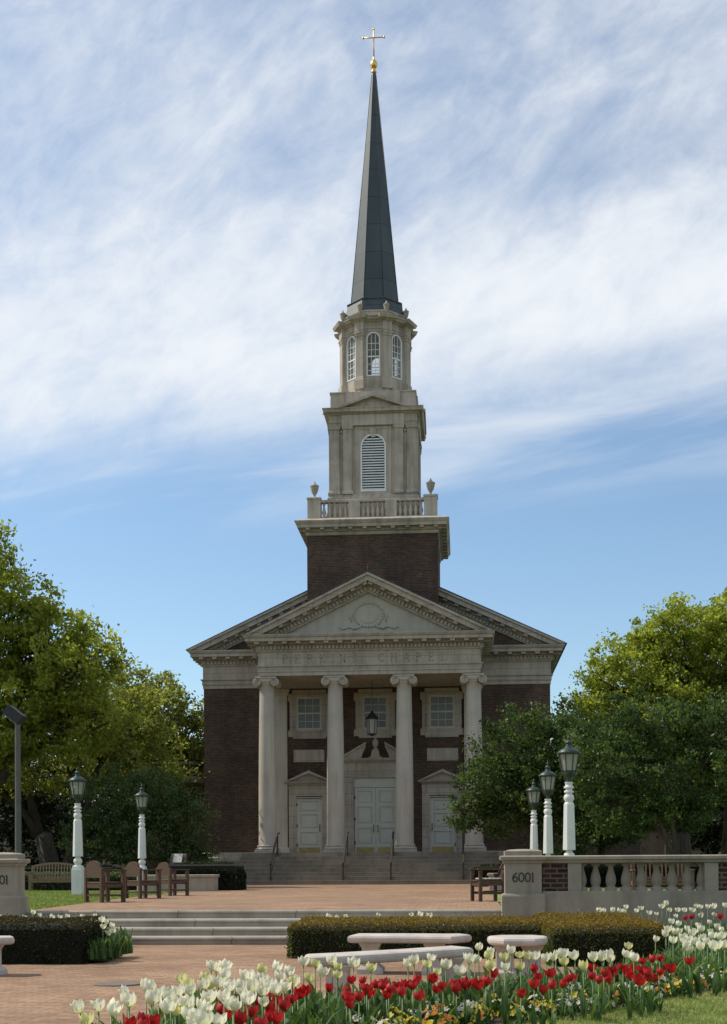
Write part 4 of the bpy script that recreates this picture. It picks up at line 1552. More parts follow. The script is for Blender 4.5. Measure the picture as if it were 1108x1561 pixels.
# low brick building far behind the trees
for lab, x, y, wd, hh in (('pale brick building far off behind the evergreen trees', 16.0, 92, 9.0, 3.4), ('pale brick building seen low between trunks, small part only', -30.0, 98, 14.0, 4.4)):
    t = thing('brick_building', lab, 'building', (x, y, 0.44))
    MB().box(-wd, wd, 0, 8, 0, hh).build('wall', M['pink'], t)
    MB().ringbox(-wd, wd, 0, 8, [(0.25, hh), (0.3, hh + 0.2), (-1.5, hh + 1.6)]).build('roof', M['roof'], t)
    for i in range(6):
        xx = -wd + (i + 0.5) * wd / 3
        w_ = MB()
        frame(w_, xx - 0.55, xx + 0.55, 0.9, 2.5, 0.08, -0.04, 0.02)
        w_ = w_.build('window', M['sash'], t)
        MB().box(xx - 0.48, xx + 0.48, -0.02, 0.0 - 0.004, 0.98, 2.42).build('pane', M['glass'], w_)

# ------------------------------------------------------------------ trees


def lobe_tufts(rng, lobe, per_m2, shell=0.62):
    cx, cy, cz, rx, ry, rz = lobe
    p = 1.6
    area = 4 * math.pi * (((rx * ry) ** p + (rx * rz) ** p + (ry * rz) ** p) / 3) ** (1 / p)
    n = max(8, int(area * per_m2 * 1.45))
    d = unit(rng.normal(size=(n, 3)))
    ph = rng.uniform(0, 6.28, size=6)
    wob = 1 + 0.16 * np.sin(d[:, 0] * 5 + ph[0]) * np.sin(d[:, 1] * 5 + ph[1]) + 0.14 * np.sin(d[:, 2] * 7 + ph[2] + d[:, 0] * 6) + 0.07 * np.sin(d[:, 0] * 13 + ph[3]) * np.sin(d[:, 2] * 12 + ph[4])
    rr = (shell + (1 - shell) * rng.uniform(size=n) ** 0.6) * wob
    inner = rng.uniform(size=n) < 0.14
    rr[inner] *= rng.uniform(0.3, 0.9, size=inner.sum())
    rr[~inner] *= 1 + 0.12 * np.maximum(0, rng.normal(size=(~inner).sum()) - 1)
    return np.array([cx, cy, cz]) + d * rr[:, None] * np.array([rx, ry, rz]), d


def tree(name, label, cat, base, lobes, leafm, leaf=0.14, per_m2=1.3, per_tuft=24, tuft=0.34, trunk_r=0.3, fork=2.2, group=None, seed=1, flat=0.7, stems=1, limbs=5, up=0.5, spread=0.0):
    rng = np.random.default_rng(seed)
    rnd = random.Random(seed)
    t = thing(name, label, cat, base, 0, group)
    Ps, tints = [], []
    q = MB()
    forks = []
    for s in range(stems):
        a = 2 * math.pi * s / max(1, stems) + 0.6
        bx, by = (0, 0) if stems == 1 else (0.35 * math.cos(a), 0.35 * math.sin(a))
        fx, fy = bx + spread * math.cos(a) + rnd.uniform(-.3, .3), by + spread * math.sin(a) + rnd.uniform(-.3, .3)
        q.tube([(bx, by, -0.15), (bx, by, 0.15), (bx * .8 + fx * .2, by * .8 + fy * .2, fork * 0.35), (fx, fy, fork)], [trunk_r * 1.5, trunk_r * 1.1, trunk_r, trunk_r * 0.8], 9)
        forks.append(Vector((fx, fy, fork)))
    for lb in lobes:
        tp, d = lobe_tufts(rng, lb, per_m2)
        n = len(tp)
        tt = np.clip(rng.normal(0.45, 0.17, size=n), 0, 1)
        k = rng.poisson(per_tuft * 1.9, size=n) + 6
        idx = np.repeat(np.arange(n), k)
        sz = tuft * rng.uniform(0.6, 1.5, size=n)
        off = rng.normal(size=(len(idx), 3)) * np.array([1, 1, flat]) * sz[idx][:, None] * 0.55
        Ps.append(tp[idx] + off)
        tints.append(np.clip(tt[idx] + rng.normal(0, 0.12, size=len(idx)), 0, 1))
        c = Vector(lb[:3])
        f = min(forks, key=lambda v: (v - c).length)
        mid = f.lerp(c, 0.5) + Vector((rnd.uniform(-.4, .4), rnd.uniform(-.4, .4), rnd.uniform(.0, .6)))
        r0 = trunk_r * 0.55
        q.tube([f - Vector((0, 0, 0.2)), f.lerp(mid, 0.55) + Vector((0, 0, .15)), mid, mid.lerp(c, 0.6), c], [r0, r0 * .8, r0 * .62, r0 * .45, r0 * .3], 7)
        for j in range(limbs):
            e = Vector(tp[rnd.randrange(n)])
            s0 = mid.lerp(c, rnd.uniform(0.1, 1.0))
            m1 = s0.lerp(e, 0.45) + Vector((rnd.uniform(-.3, .3), rnd.uniform(-.3, .3), rnd.uniform(-.1, .35)))
            q.tube([s0, m1, s0.lerp(e, 0.75) + Vector((0, 0, rnd.uniform(-.1, .2))), e], [r0 * .34, r0 * .25, r0 * .16, 0.012], 5)
            for _ in range(2):
                e2 = Vector(tp[rnd.randrange(n)])
                if (e2 - m1).length < 2.6:
                    q.tube([m1, m1.lerp(e2, 0.5) + Vector((0, 0, .12)), e2], [r0 * .18, r0 * .11, 0.01], 4)
    q.build('trunk', M['bark'], t)
    P = np.concatenate(Ps)
    T = np.concatenate(tints)
    V = leaf_quads(rng, P, 1.12 * leaf * rng.uniform(0.6, 1.35, size=len(P)), 0.6, up)
    quads('crown', V, T, M[leafm], t)
    return t


GZ = 0.44
# tall oaks on the lawn side, nearest first; lobes are (x, y, z, rx, ry, rz) from the foot of the tree
tree('oak_tree', 'tall spreading oak at the picture edge with bright new leaves', 'tree', (-18.2, 48, GZ),
     [(-1.5, 0, 11.9, 2.2, 2.4, 1.8), (-0.1, 0.2, 12.7, 1.5, 1.6, 1.6), (0.6, 0.3, 10.3, 2.4, 2.4, 1.8), (2.6, 0.4, 9.4, 2.0, 2.2, 1.5), (3.9, -0.2, 8.3, 1.7, 2.0, 1.5), (-2.4, 1, 8.2, 3.0, 2.8, 1.8), (1.0, 0, 7.2, 2.8, 2.6, 1.7), (3.6, 0.6, 6.3, 2.1, 2.2, 1.4), (0.0, -0.6, 5.4, 2.4, 2.2, 1.2), (-4.5, 1, 6.2, 2.6, 2.6, 1.6)],
     'lf_oak', 0.16, 1.5, 25, 0.36, 0.42, 2.6, 'oaks behind the lawn', 11, limbs=8)
tree('oak_tree', 'olive leaved oak in the gap beside the chapel wall', 'tree', (-16.5, 68, GZ),
     [(-1.6, 0, 9.5, 2.3, 2.2, 2.0), (0.6, 0, 9.0, 2.0, 2.2, 1.8), (2.4, 0.5, 7.8, 1.9, 2.2, 1.8), (3.6, 0.5, 6.0, 1.8, 2.0, 1.9), (0.6, 0, 6.2, 2.6, 2.4, 1.9), (-2.4, 0, 6.6, 2.6, 2.4, 2.0), (2.2, 0.3, 4.2, 1.6, 1.8, 1.2)],
     'lf_olive', 0.18, 1.3, 24, 0.40, 0.34, 2.6, 'oaks behind the lawn', 12, limbs=8)
tree('oak_tree', 'shaded oak with a forked dark trunk behind the lawn', 'tree', (-17.6, 56, GZ),
     [(-2.0, 0, 7.6, 2.6, 2.4, 1.9), (1.0, 0, 8.2, 2.4, 2.4, 1.8), (3.0, 0.5, 7.2, 2.0, 2.2, 1.6), (3.8, 0.5, 5.4, 1.8, 2.0, 1.5), (0.5, 0, 5.2, 2.6, 2.4, 1.4), (-3.6, 0, 5.0, 2.4, 2.4, 1.5)],
     'lf_olive', 0.15, 1.2, 24, 0.36, 0.36, 2.2, 'oaks behind the lawn', 13, stems=3, spread=0.8, limbs=6)
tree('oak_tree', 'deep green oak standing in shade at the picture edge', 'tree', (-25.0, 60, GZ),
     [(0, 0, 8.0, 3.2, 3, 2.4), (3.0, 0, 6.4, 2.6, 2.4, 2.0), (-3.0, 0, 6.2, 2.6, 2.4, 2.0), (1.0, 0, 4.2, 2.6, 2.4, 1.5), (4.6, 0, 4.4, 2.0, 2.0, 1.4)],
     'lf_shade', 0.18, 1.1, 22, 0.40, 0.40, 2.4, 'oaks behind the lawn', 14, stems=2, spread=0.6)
# evergreen shrub next to the chapel corner
tree('holly_tree', 'broad dark green holly against the brick chapel corner', 'tree', (-11.7, 47.2, GZ),
     [(-0.9, 0, 3.1, 1.5, 1.3, 1.4), (0.5, 0, 3.3, 1.3, 1.3, 1.25), (1.5, 0, 2.4, 1.1, 1.2, 1.1), (-1.7, 0, 1.9, 1.2, 1.2, 1.2), (0.2, -0.2, 1.7, 1.5, 1.2, 1.2), (1.8, 0, 1.2, 0.8, 1.0, 0.9)],
     'lf_shrub', 0.10, 3.0, 22, 0.24, 0.12, 0.9, None, 15, stems=3, spread=0.3, limbs=4)
# trees on the balustrade side
tree('elm_tree', 'large yellow green tree rising behind the dark evergreens', 'tree', (12.0, 72, GZ),
     [(0.4, 0, 12.8, 3.0, 3, 2.4), (3.4, 0, 13.0, 2.8, 3, 2.4), (-2.6, 0, 11.2, 2.6, 2.6, 2.3), (-4.6, 0, 8.8, 2.2, 2.4, 2.0), (-0.6, -0.6, 9.0, 3.0, 2.8, 2.4), (3.2, 0, 9.2, 3.2, 3, 2.4), (-3.6, 0, 6.4, 2.4, 2.4, 1.8), (0.6, 0, 6.2, 2.8, 2.6, 1.8), (6.2, 0, 10.6, 2.8, 2.8, 2.6), (4.4, 0, 6.0, 2.8, 2.6, 1.8)],
     'lf_lime', 0.18, 1.7, 26, 0.40, 0.5, 3.0, None, 21, limbs=8)
tree('live_oak', 'dark evergreen tree overlapping the last porch column', 'tree', (2.6, 46.0, GZ),
     [(-0.6, -0.2, 5.0, 1.5, 1.5, 1.25), (0.9, 0, 5.0, 1.5, 1.5, 1.2), (-1.7, -0.4, 3.6, 1.3, 1.3, 0.95), (-2.35, -0.3, 2.7, 0.75, 0.9, 0.7), (0.2, -0.5, 3.5, 1.7, 1.4, 1.2), (1.8, 0, 3.8, 1.3, 1.4, 1.1), (-1.2, -0.2, 2.5, 1.1, 1.1, 0.75), (0.8, 0, 2.5, 1.5, 1.3, 0.9)],
     'lf_dark', 0.105, 3.2, 24, 0.24, 0.15, 1.6, 'dark evergreens behind the balustrade', 22, limbs=5)
tree('live_oak', 'widest dark evergreen tree, its forked trunk over the balustrade', 'tree', (7.3, 42.4, GZ),
     [(-1.2, 0, 5.2, 1.6, 1.6, 1.1), (0.8, 0, 5.0, 1.6, 1.6, 1.15), (-2.6, 0, 4.0, 1.4, 1.4, 1.1), (2.4, 0, 4.1, 1.6, 1.6, 1.1), (0.0, -0.5, 3.6, 1.9, 1.5, 1.1), (-2.4, -0.2, 2.6, 1.4, 1.3, 0.9), (2.6, -0.2, 3.0, 1.5, 1.4, 1.0), (-0.6, 0, 2.3, 1.4, 1.2, 0.6), (4.2, 0, 3.8, 1.6, 1.6, 1.4)],
     'lf_dark', 0.105, 3.0, 24, 0.24, 0.16, 1.1, 'dark evergreens behind the balustrade', 23, stems=2, spread=0.7, limbs=6)
tree('live_oak', 'dark tree filling the gap between the two nearer evergreens', 'tree', (5.6, 54.0, GZ),
     [(0, 0, 5.0, 2.0, 2, 1.6), (-1.8, 0, 4.0, 1.6, 1.6, 1.5), (2.0, 0, 4.0, 1.8, 1.8, 1.5), (0, 0, 2.6, 2.0, 1.8, 1.2), (-1.4, 0, 1.8, 1.2, 1.2, 1.0)],
     'lf_dark', 0.13, 2.0, 22, 0.30, 0.2, 1.6, 'dark evergreens behind the balustrade', 24)
# a far belt of trees closing the view on both sides
far = [(-27, 84, 'deep green far tree behind the shaded oak'), (-20.5, 88, 'deep green far tree in the dark gap between trunks'), (-35, 78, 'deep green far tree outside the lawn edge'),
       (17.5, 84, 'deep green far tree beyond the yellow green tree'), (25, 78, 'deep green far tree at the far edge of the lawn'), (10, 96, 'deep green far tree seen low under the evergreens')]
for i, (x, y, lab) in enumerate(far):
    k = 1.0 + 0.12 * math.sin(i * 2.1)
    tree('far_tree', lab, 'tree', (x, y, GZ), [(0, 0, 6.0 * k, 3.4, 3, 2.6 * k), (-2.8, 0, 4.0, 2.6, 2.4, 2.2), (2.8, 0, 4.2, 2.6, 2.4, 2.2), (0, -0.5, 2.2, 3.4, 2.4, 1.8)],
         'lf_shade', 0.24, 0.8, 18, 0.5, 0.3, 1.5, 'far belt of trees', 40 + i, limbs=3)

# ------------------------------------------------------------------ clipped hedges


def hedge(label, x0, x1, y0, y1, z1, leafm, z0=0.0, leaf=0.030, dens=2600, seed=1, cat='hedge', cap=0.5, rnd=0.10, name='clipped_hedge'):
    rng = np.random.default_rng(seed)
    cx, cy = (x0 + x1) / 2, (y0 + y1) / 2
    hx, hy, h = (x1 - x0) / 2, (y1 - y0) / 2, z1 - z0
    t = thing(name, label, cat, (cx, cy, z0))
    q = MB()
    q.ringbox(-hx, hx, -hy, hy, [(-0.05, 0), (-0.045, h * 0.5), (-0.05, h - 0.10), (-0.12, h - 0.05)])
    q.build('twigs', M['hedgecore'], t)
    faces = [('t', 4 * hx * hy), ('f', 2 * hx * h), ('b', 2 * hx * h * 0.5), ('l', 2 * hy * h), ('r', 2 * hy * h)]
    Ps, Ts = [], []
    for f, a in faces:
        n = int(a * dens)
        u, v = rng.uniform(-1, 1, n), rng.uniform(0, 1, n)
        dep = np.abs(rng.normal(0, 0.018, n)) - 0.012
        dep -= np.where(rng.uniform(size=n) < 0.05, rng.exponential(0.018, n), 0) * min(2.0, leaf / 0.03)
        if f == 't':
            p = np.stack([u * hx, (v * 2 - 1) * hy, h - dep], 1)
        elif f in 'fb':
            p = np.stack([u * hx, (-hy + dep) * np.ones(n) if f == 'f' else hy - dep, v * h], 1)
        else:
            p = np.stack([(-hx + dep) if f == 'l' else (hx - dep), u * hy, v * h], 1)
        # rounded shoulders and a gently wavering surface
        ex = np.maximum(0, np.abs(p[:, 0]) - (hx - rnd)) / rnd
        ey = np.maximum(0, np.abs(p[:, 1]) - (hy - rnd)) / rnd
        e = np.clip(np.sqrt(ex ** 2 + ey ** 2), 0, 1.4)
        p[:, 2] -= np.where(p[:, 2] > h - rnd, 1, 0) * rnd * 0.45 * e ** 2 * np.clip((p[:, 2] - (h - rnd)) / rnd, 0, 1)
        p[:, 2] += 0.022 * np.sin(p[:, 0] * 5 + seed) * np.sin(p[:, 1] * 4) * (p[:, 2] / h)
        p[:, 1] += 0.022 * np.sin(p[:, 0] * 7 + p[:, 2] * 9 + seed) + 0.012 * np.sin(p[:, 0] * 23 + p[:, 2] * 17)
        Ps.append(p)
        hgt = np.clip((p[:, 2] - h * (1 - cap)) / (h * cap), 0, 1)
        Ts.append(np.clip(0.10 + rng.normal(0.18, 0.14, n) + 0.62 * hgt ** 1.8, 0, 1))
    P, T = np.concatenate(Ps), np.concatenate(Ts)
    V = leaf_quads(rng, P, leaf * rng.uniform(0.7, 1.4, len(P)), 0.6)
    quads('leaves', V, T, M[leafm], t)
    return t


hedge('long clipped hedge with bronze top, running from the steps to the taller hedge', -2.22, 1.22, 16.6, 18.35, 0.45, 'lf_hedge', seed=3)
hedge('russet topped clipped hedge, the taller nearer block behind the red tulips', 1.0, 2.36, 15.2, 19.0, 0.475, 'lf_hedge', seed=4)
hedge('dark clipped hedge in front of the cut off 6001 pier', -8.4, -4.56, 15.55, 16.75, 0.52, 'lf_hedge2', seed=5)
hedge('low clipped hedge growing behind the slatted garden bench', -15.5, -10.9, 43.0, 44.2, 1.05, 'lf_shrub', z0=0.44, leaf=0.07, dens=500, seed=6, rnd=0.25)
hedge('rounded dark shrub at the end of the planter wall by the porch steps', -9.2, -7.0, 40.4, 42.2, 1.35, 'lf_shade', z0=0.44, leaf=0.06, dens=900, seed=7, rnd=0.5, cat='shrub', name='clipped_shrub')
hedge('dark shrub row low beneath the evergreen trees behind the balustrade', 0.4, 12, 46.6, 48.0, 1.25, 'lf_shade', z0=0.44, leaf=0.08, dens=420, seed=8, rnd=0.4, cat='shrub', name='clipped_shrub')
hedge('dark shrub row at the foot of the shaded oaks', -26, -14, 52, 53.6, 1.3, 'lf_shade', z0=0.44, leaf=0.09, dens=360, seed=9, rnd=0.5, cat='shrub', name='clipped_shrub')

# ------------------------------------------------------------------ flower bed and lawns
edge = [(-2.9, 4.2), (-1.7, 5.3), (-1.0, 6.6), (-0.45, 7.9), (0.14, 8.94), (0.76, 9.61), (1.3, 10.46), (1.91, 11.3), (2.37, 12.0), (3.6, 14.2), (5.2, 17.2), (6.2, 20.3)]
back = [(2.40, 20.3), (2.40, 15.0), (1.7, 12.7), (1.2, 11.9), (0.2, 10.9), (-0.4, 10.2), (-1.2, 9.7), (-1.95, 9.4), (-2.05, 8.0), (-2.1, 6.6), (-2.6, 5.2)]
tag(bpy.data.objects[sheet('flower_bed_soil', edge + back, 0.055, M['soil']).name], kind='structure')
sheet('flower_bed_soil', [(-2.2, 18.4), (0.62, 18.4), (0.62, 19.6), (-2.2, 19.6)], 0.03, M['soil'])
sheet('flower_bed_soil', [(-8.2, 16.7), (-4.6, 16.7), (-4.58, 15.7), (-4.34, 15.8), (-4.5, 17.0), (-5.0, 19.5), (-8.2, 19.5)], 0.03, M['soil'])
lawn = [(-2.9, 4.2), (-3.4, 3.4), (-3.4, -2), (14, -2), (14, 20.3)] + list(reversed(edge))[:-1]
sheet('lawn', lawn, 0.048, M['lawn'])
sheet('upper_lawn', [(-60, 20.82), (-7.02, 20.82), (-7.88, 30), (-8.13, 38), (-9.0, 39), (-9.0, 46), (-60, 46)], 0.452, M['lawn'])
sheet('upper_lawn', [(0.72, 20.82), (60, 20.82), (60, 46), (1.6, 46), (1.6, 39), (0.62, 38), (0.72, 28)], 0.452, M['lawn'])


def in_poly(P, poly):
    x, y = P[:, 0], P[:, 1]
    ins = np.zeros(len(P), bool)
    n = len(poly)
    for i in range(n):
        (x1, y1), (x2, y2) = poly[i], poly[(i + 1) % n]
        c = ((y1 > y) != (y2 > y)) & (x < (x2 - x1) * (y - y1) / (y2 - y1 + 1e-12) + x1)
        ins ^= c
    return ins


def grass(name, poly, n, box, h, z, seed, w=0.006, dry=0.5):
    rng = np.random.default_rng(seed)
    P = np.stack([rng.uniform(box[0], box[1], n), rng.uniform(box[2], box[3], n), np.full(n, z)], 1)
    P = P[in_poly(P, poly)]
    n = len(P)
    hh = h * rng.uniform(0.5, 1.3, n)
    a = rng.uniform(0, 6.28, n)
    side = np.stack([np.cos(a), np.sin(a), np.zeros(n)], 1) * w * 0.5
    lean = rng.normal(size=(n, 3)) * np.array([0.5, 0.5, 0.0])
    tip = P + (np.array([0, 0, 1.0]) + lean) * hh[:, None]
    V = np.stack([P - side, P + side, tip + side * 0.3, tip - side * 0.3], 1)
    big = 0.5 + 0.22 * np.sin(P[:, 0] * 3.1 + 1) * np.sin(P[:, 1] * 2.3) + 0.15 * np.sin(P[:, 0] * 9 + P[:, 1] * 7)
    T = np.clip(big * dry * 2 * 0.8 + rng.normal(0.05, 0.22, n), 0, 1)
    tag(quads(name, V, T, M['blade']), kind='stuff')


grass('lawn_grass', lawn, 110000, (-0.6, 5.5, 7.4, 16), 0.028, 0.046, 5, w=0.007, dry=0.62)
grass('upper_lawn_grass', [(-20, 20.85), (-7.02, 20.85), (-7.88, 30), (-8.2, 38), (-20, 46)], 60000, (-16, -7, 20.85, 42), 0.05, 0.45, 6, w=0.018, dry=0.42)

# ------------------------------------------------------------------ tulips: head centre (x, y, height)
TULIPS = {
    ('bed', 'w'): [(-1.64,6.83,0.47),(-1.54,7.37,0.47),(-1.23,6.02,0.47),(-1.28,6.98,0.47),(-1.22,7.25,0.47),(-1.17,7.76,0.47),(-1.04,7.58,0.47),(-1.54,8.45,0.47),(-1.91,6.45,0.47),(-1.83,6.49,0.47),(-1.73,6.36,0.47),(-1.87,7.2,0.47),(-1.85,7.57,0.47),(-1.79,7.49,0.47),(-1.67,7.12,0.47),(-1.48,6.46,0.47),(-1.59,7.28,0.47),(-1.42,6.69,0.47),(-1.3,6.11,0.47),(-1.77,9.15,0.47),(-1.67,9.15,0.47),(-1.35,6.91,0.47),(-1.27,6.4,0.47),(-1.16,5.89,0.47),(-1.48,7.89,0.47),(-1.35,7.49,0.47),(-1.16,6.57,0.47),(-1.32,7.67,0.47),(-1.57,6.97,0.47),(-1.68,9.21,0.47),(-1.37,7.67,0.47),(-1.4,8.4,0.47),(-1.29,9.03,0.47),(-1.16,8.67,0.47),(-1.15,8.24,0.47),(-1.25,8.14,0.47),(-1.22,7.63,0.47),(-1.29,7.58,0.47),(-1.12,7.29,0.47),(-1.06,7.41,0.47),(-1.15,6.53,0.47),(-1.13,6.84,0.47),(-1.17,9.61,0.47),(-0.95,8.73,0.47),(-0.97,9.75,0.47),(-0.79,9.48,0.47),(-0.36,9.75,0.47),(-0.24,9.97,0.47),(-0.12,9.35,0.47),(0.04,10.04,0.47),(0.14,11.41,0.47),(0.05,9.82,0.47),(0.09,9.9,0.47),(0.29,9.09,0.47),(0.4,10.94,0.47),(0.57,10.27,0.47),(0.63,9.97,0.47),(0.8,10.51,0.47),(0.87,10.27,0.47),(1.0,10.12,0.47),(1.06,10.12,0.47),(1.17,10.51,0.47),(1.28,10.43,0.47),(1.29,10.04,0.47)],
    ('bed', 'c'): [(-1.79,6.17,0.44),(-1.81,7.02,0.44),(-1.46,6.59,0.44),(-1.84,8.5,0.44),(-1.69,8.01,0.44),(-1.69,8.5,0.44),(-1.53,7.92,0.44),(-1.43,9.24,0.44),(-1.07,8.21,0.44),(-1.0,8.51,0.44),(-1.1,9.76,0.44),(-0.9,9.43,0.44),(-0.84,8.78,0.44),(-0.66,9.43,0.44),(-0.26,9.7,0.44),(0.21,10.65,0.44),(0.2,9.63,0.44),(0.47,10.81,0.44),(0.42,9.57,0.44),(0.33,10.49,0.44),(0.76,10.81,0.44),(0.77,10.04,0.44),(0.87,9.57,0.44),(1.5,12.0,0.44)],
    ('bed', 'r'): [(-0.77,9.14,0.37),(-0.7,9.09,0.37),(-0.71,8.0,0.37),(-0.63,7.96,0.37),(-0.6,8.88,0.37),(-0.54,8.88,0.37),(-0.48,8.53,0.37),(-0.39,8.88,0.37),(-0.33,8.73,0.37),(-0.38,8.26,0.37),(-0.21,9.26,0.37),(-0.13,8.73,0.37),(-0.06,8.89,0.37),(0.02,8.89,0.37),(-1.01,8.38,0.37),(-1.03,8.16,0.37),(-0.87,8.53,0.37),(-1.17,7.94,0.37),(-1.21,7.66,0.37),(-1.16,7.16,0.37),(-1.11,7.41,0.37),(-1.02,7.48,0.37),(-1.02,6.93,0.37),(-1.01,6.55,0.37),(-0.97,6.84,0.37),(-1.7,6.58,0.37),(-1.7,6.82,0.37),(-1.59,6.67,0.37),(-1.49,7.98,0.37),(-1.35,7.22,0.37),(-1.42,6.89,0.37),(0.01,8.89,0.37),(0.16,9.1,0.37),(0.23,9.73,0.37),(0.48,8.89,0.37),(0.55,10.18,0.37),(0.66,9.79,0.37),(0.59,8.79,0.37),(0.77,9.38,0.37),(1.0,10.32,0.37),(0.93,9.5,0.37),(1.04,9.8,0.37),(1.16,10.18,0.37),(1.25,10.38,0.37),(1.2,9.56,0.37),(1.49,11.05,0.37),(1.6,11.29,0.37),(1.68,11.37,0.37),(1.37,9.8,0.37),(1.46,9.92,0.37),(1.36,10.05,0.37),(1.88,11.05,0.37),(-0.62,8.48,0.37),(-0.32,9.31,0.37),(-0.42,8.78,0.37),(-1.19,6.84,0.37),(-1.02,7.83,0.37)],
    ('mass', 'w'): [(1.93,12.24,0.48),(1.88,11.31,0.48),(1.98,11.8,0.48),(2.0,11.3,0.48),(2.13,11.3,0.48),(2.03,13.34,0.48),(2.24,14.49,0.48),(2.53,15.67,0.48),(2.25,13.88,0.48),(2.43,14.48,0.48),(2.34,13.6,0.48),(2.7,15.3,0.48),(2.58,14.48,0.48),(2.96,16.03,0.48),(2.29,12.69,0.48),(2.43,13.06,0.48),(2.85,14.95,0.48),(2.55,13.06,0.48),(2.2,11.5,0.48),(2.27,11.59,0.48),(2.58,16.44,0.48),(2.1,12.35,0.48),(2.11,12.12,0.48),(2.2,12.01,0.48),(2.74,14.16,0.48),(2.11,12.82,0.48)],
    ('far', 'w'): [(1.96,19.12,0.536),(2.04,19.21,0.523),(2.16,19.16,0.534),(2.27,19.23,0.522),(2.33,19.24,0.512),(2.35,19.07,0.583),(2.49,19.05,0.527),(2.59,19.3,0.557),(2.68,19.13,0.496),(2.86,19.12,0.59),(2.96,19.35,0.621),(2.98,19.19,0.531),(3.11,19.3,0.527),(3.19,19.19,0.53),(3.31,19.24,0.528),(3.34,19.1,0.589),(3.43,19.24,0.575),(3.54,19.31,0.573),(3.62,19.21,0.585),(3.78,19.27,0.592),(2.8,19.25,0.472),(3.05,19.07,0.45),(3.45,19.28,0.451),(3.61,19.23,0.461)],
    ('far', 'r'): [(2.87,17.14,0.494),(2.92,17.06,0.514),(3.34,17.31,0.503)],
    ('hedge', 'w'): [(-1.94,18.89,0.459),(-1.8,18.97,0.447),(-1.69,19.01,0.454),(-1.23,18.96,0.474),(-0.73,19.03,0.48),(-0.61,18.87,0.485),(-0.47,18.99,0.471)],
    ('lhedge', 'w'): [(-6.1,18.28,0.548),(-6.04,18.43,0.505),(-6.26,18.41,0.469),(-5.8,18.18,0.486),(-5.68,18.19,0.485),(-5.58,18.22,0.493),(-5.44,18.44,0.475),(-5.19,18.28,0.49),(-6.58,18.34,0.482)],
    ('lend', 'w'): [(-4.48,16.09,0.535),(-4.49,16.15,0.442),(-4.37,16.12,0.451),(-4.43,16.11,0.501),(-4.37,16.18,0.383),(-4.42,16.18,0.367)],
}


def petal_grid(ang, h, r, closed, wid, inner, rng):
    """one petal as a curved patch; returns verts, faces, tints"""
    nu, nv = 5, 6
    vs, tn = [], []
    for j in range(nv + 1):
        t = j / nv
        prof = (0.18 + 0.82 * math.sin(min(1, t * 1.9) * math.pi / 2)) * (1 - closed * max(0, t - 0.45) ** 1.5)
        half = wid * (math.sin(math.pi * min(1, 0.14 + t * 0.56))) * (1 if t < 0.66 else max(0.10, 1 - ((t - 0.66) / 0.345) ** 1.7))
        for i in range(nu + 1):
            s = i / nu * 2 - 1
            a = ang + s * half
            rr = r * prof * (0.93 if inner else 1.0) * (1 - 0.07 * s * s)
            z = h * (t * (1.0 if inner else 0.97)) - h * 0.02 * s * s
            vs.append((rr * math.cos(a), rr * math.sin(a), z))
            tn.append(t)
    fs, ft = [], []
    for j in range(nv):
        for i in range(nu):
            a = j * (nu + 1) + i
            fs.append((a, a + 1, a + nu + 2, a + nu + 1))
            ft.append((j + 0.5) / nv)
    return vs, fs, ft


def bloom_mesh(name, mt, h, r, closed, seed):
    rng = random.Random(seed)
    V, Fc, T = [], [], []
    for k in range(6):
        inner = k % 2
        vs, fs, ft = petal_grid(k * math.pi / 3 + rng.uniform(-.12, .12), h * rng.uniform(.86, 1.08), r * rng.uniform(.94, 1.05), closed + rng.uniform(-0.12, 0.12), 0.66, inner, rng)
        o = len(V)
        V += vs
        Fc += [tuple(i + o for i in f) for f in fs]
        T += ft
    me = bpy.data.meshes.new(name)
    me.from_pydata(V, [], Fc)
    me.polygons.foreach_set('use_smooth', [True] * len(Fc))
    a = me.attributes.new('tint', 'FLOAT', 'FACE')
    a.data.foreach_set('value', T)
    me.materials.append(mt)
    return me


def blade_mesh(name, n, hmax, seed, wmax=0.034, n_seg=6):
    """lance shaped leaves arching out from the foot of the plant"""
    rng = np.random.default_rng(seed)
    V, T = [], []
    for k in range(n):
        a = rng.uniform(0, 6.28)
        h = hmax * rng.uniform(0.55, 1.0)
        bend = h * rng.uniform(0.12, 0.55)
        w = wmax * rng.uniform(0.6, 1.1)
        d = np.array([math.cos(a), math.sin(a), 0])
        s = np.array([-math.sin(a), math.cos(a), 0])
        tw = rng.uniform(-0.6, 0.6)
        pts = []
        for i in range(n_seg + 1):
            t = i / n_seg
            c = d * (0.012 + bend * t ** 2.0) + np.array([0, 0, h * (t - 0.22 * t ** 3)])
            ww = w * (0.45 + 0.9 * math.sin(math.pi * min(1, 0.25 + 0.75 * t))) * 0.5 * (1 if t < 1 else 0.1)
            s2 = s * math.cos(tw * t) + np.array([0, 0, 1]) * math.sin(tw * t) * 0.4
            pts.append((c - s2 * ww, c + s2 * ww))
        tint = rng.uniform(0.15, 0.85)
        for p, q in zip(pts[:-1], pts[1:]):
            V.append([p[0], p[1], q[1], q[0]])
            T.append(tint)
    return quads(name, np.array(V), np.array(T), M['tuleaf'], 'mesh')


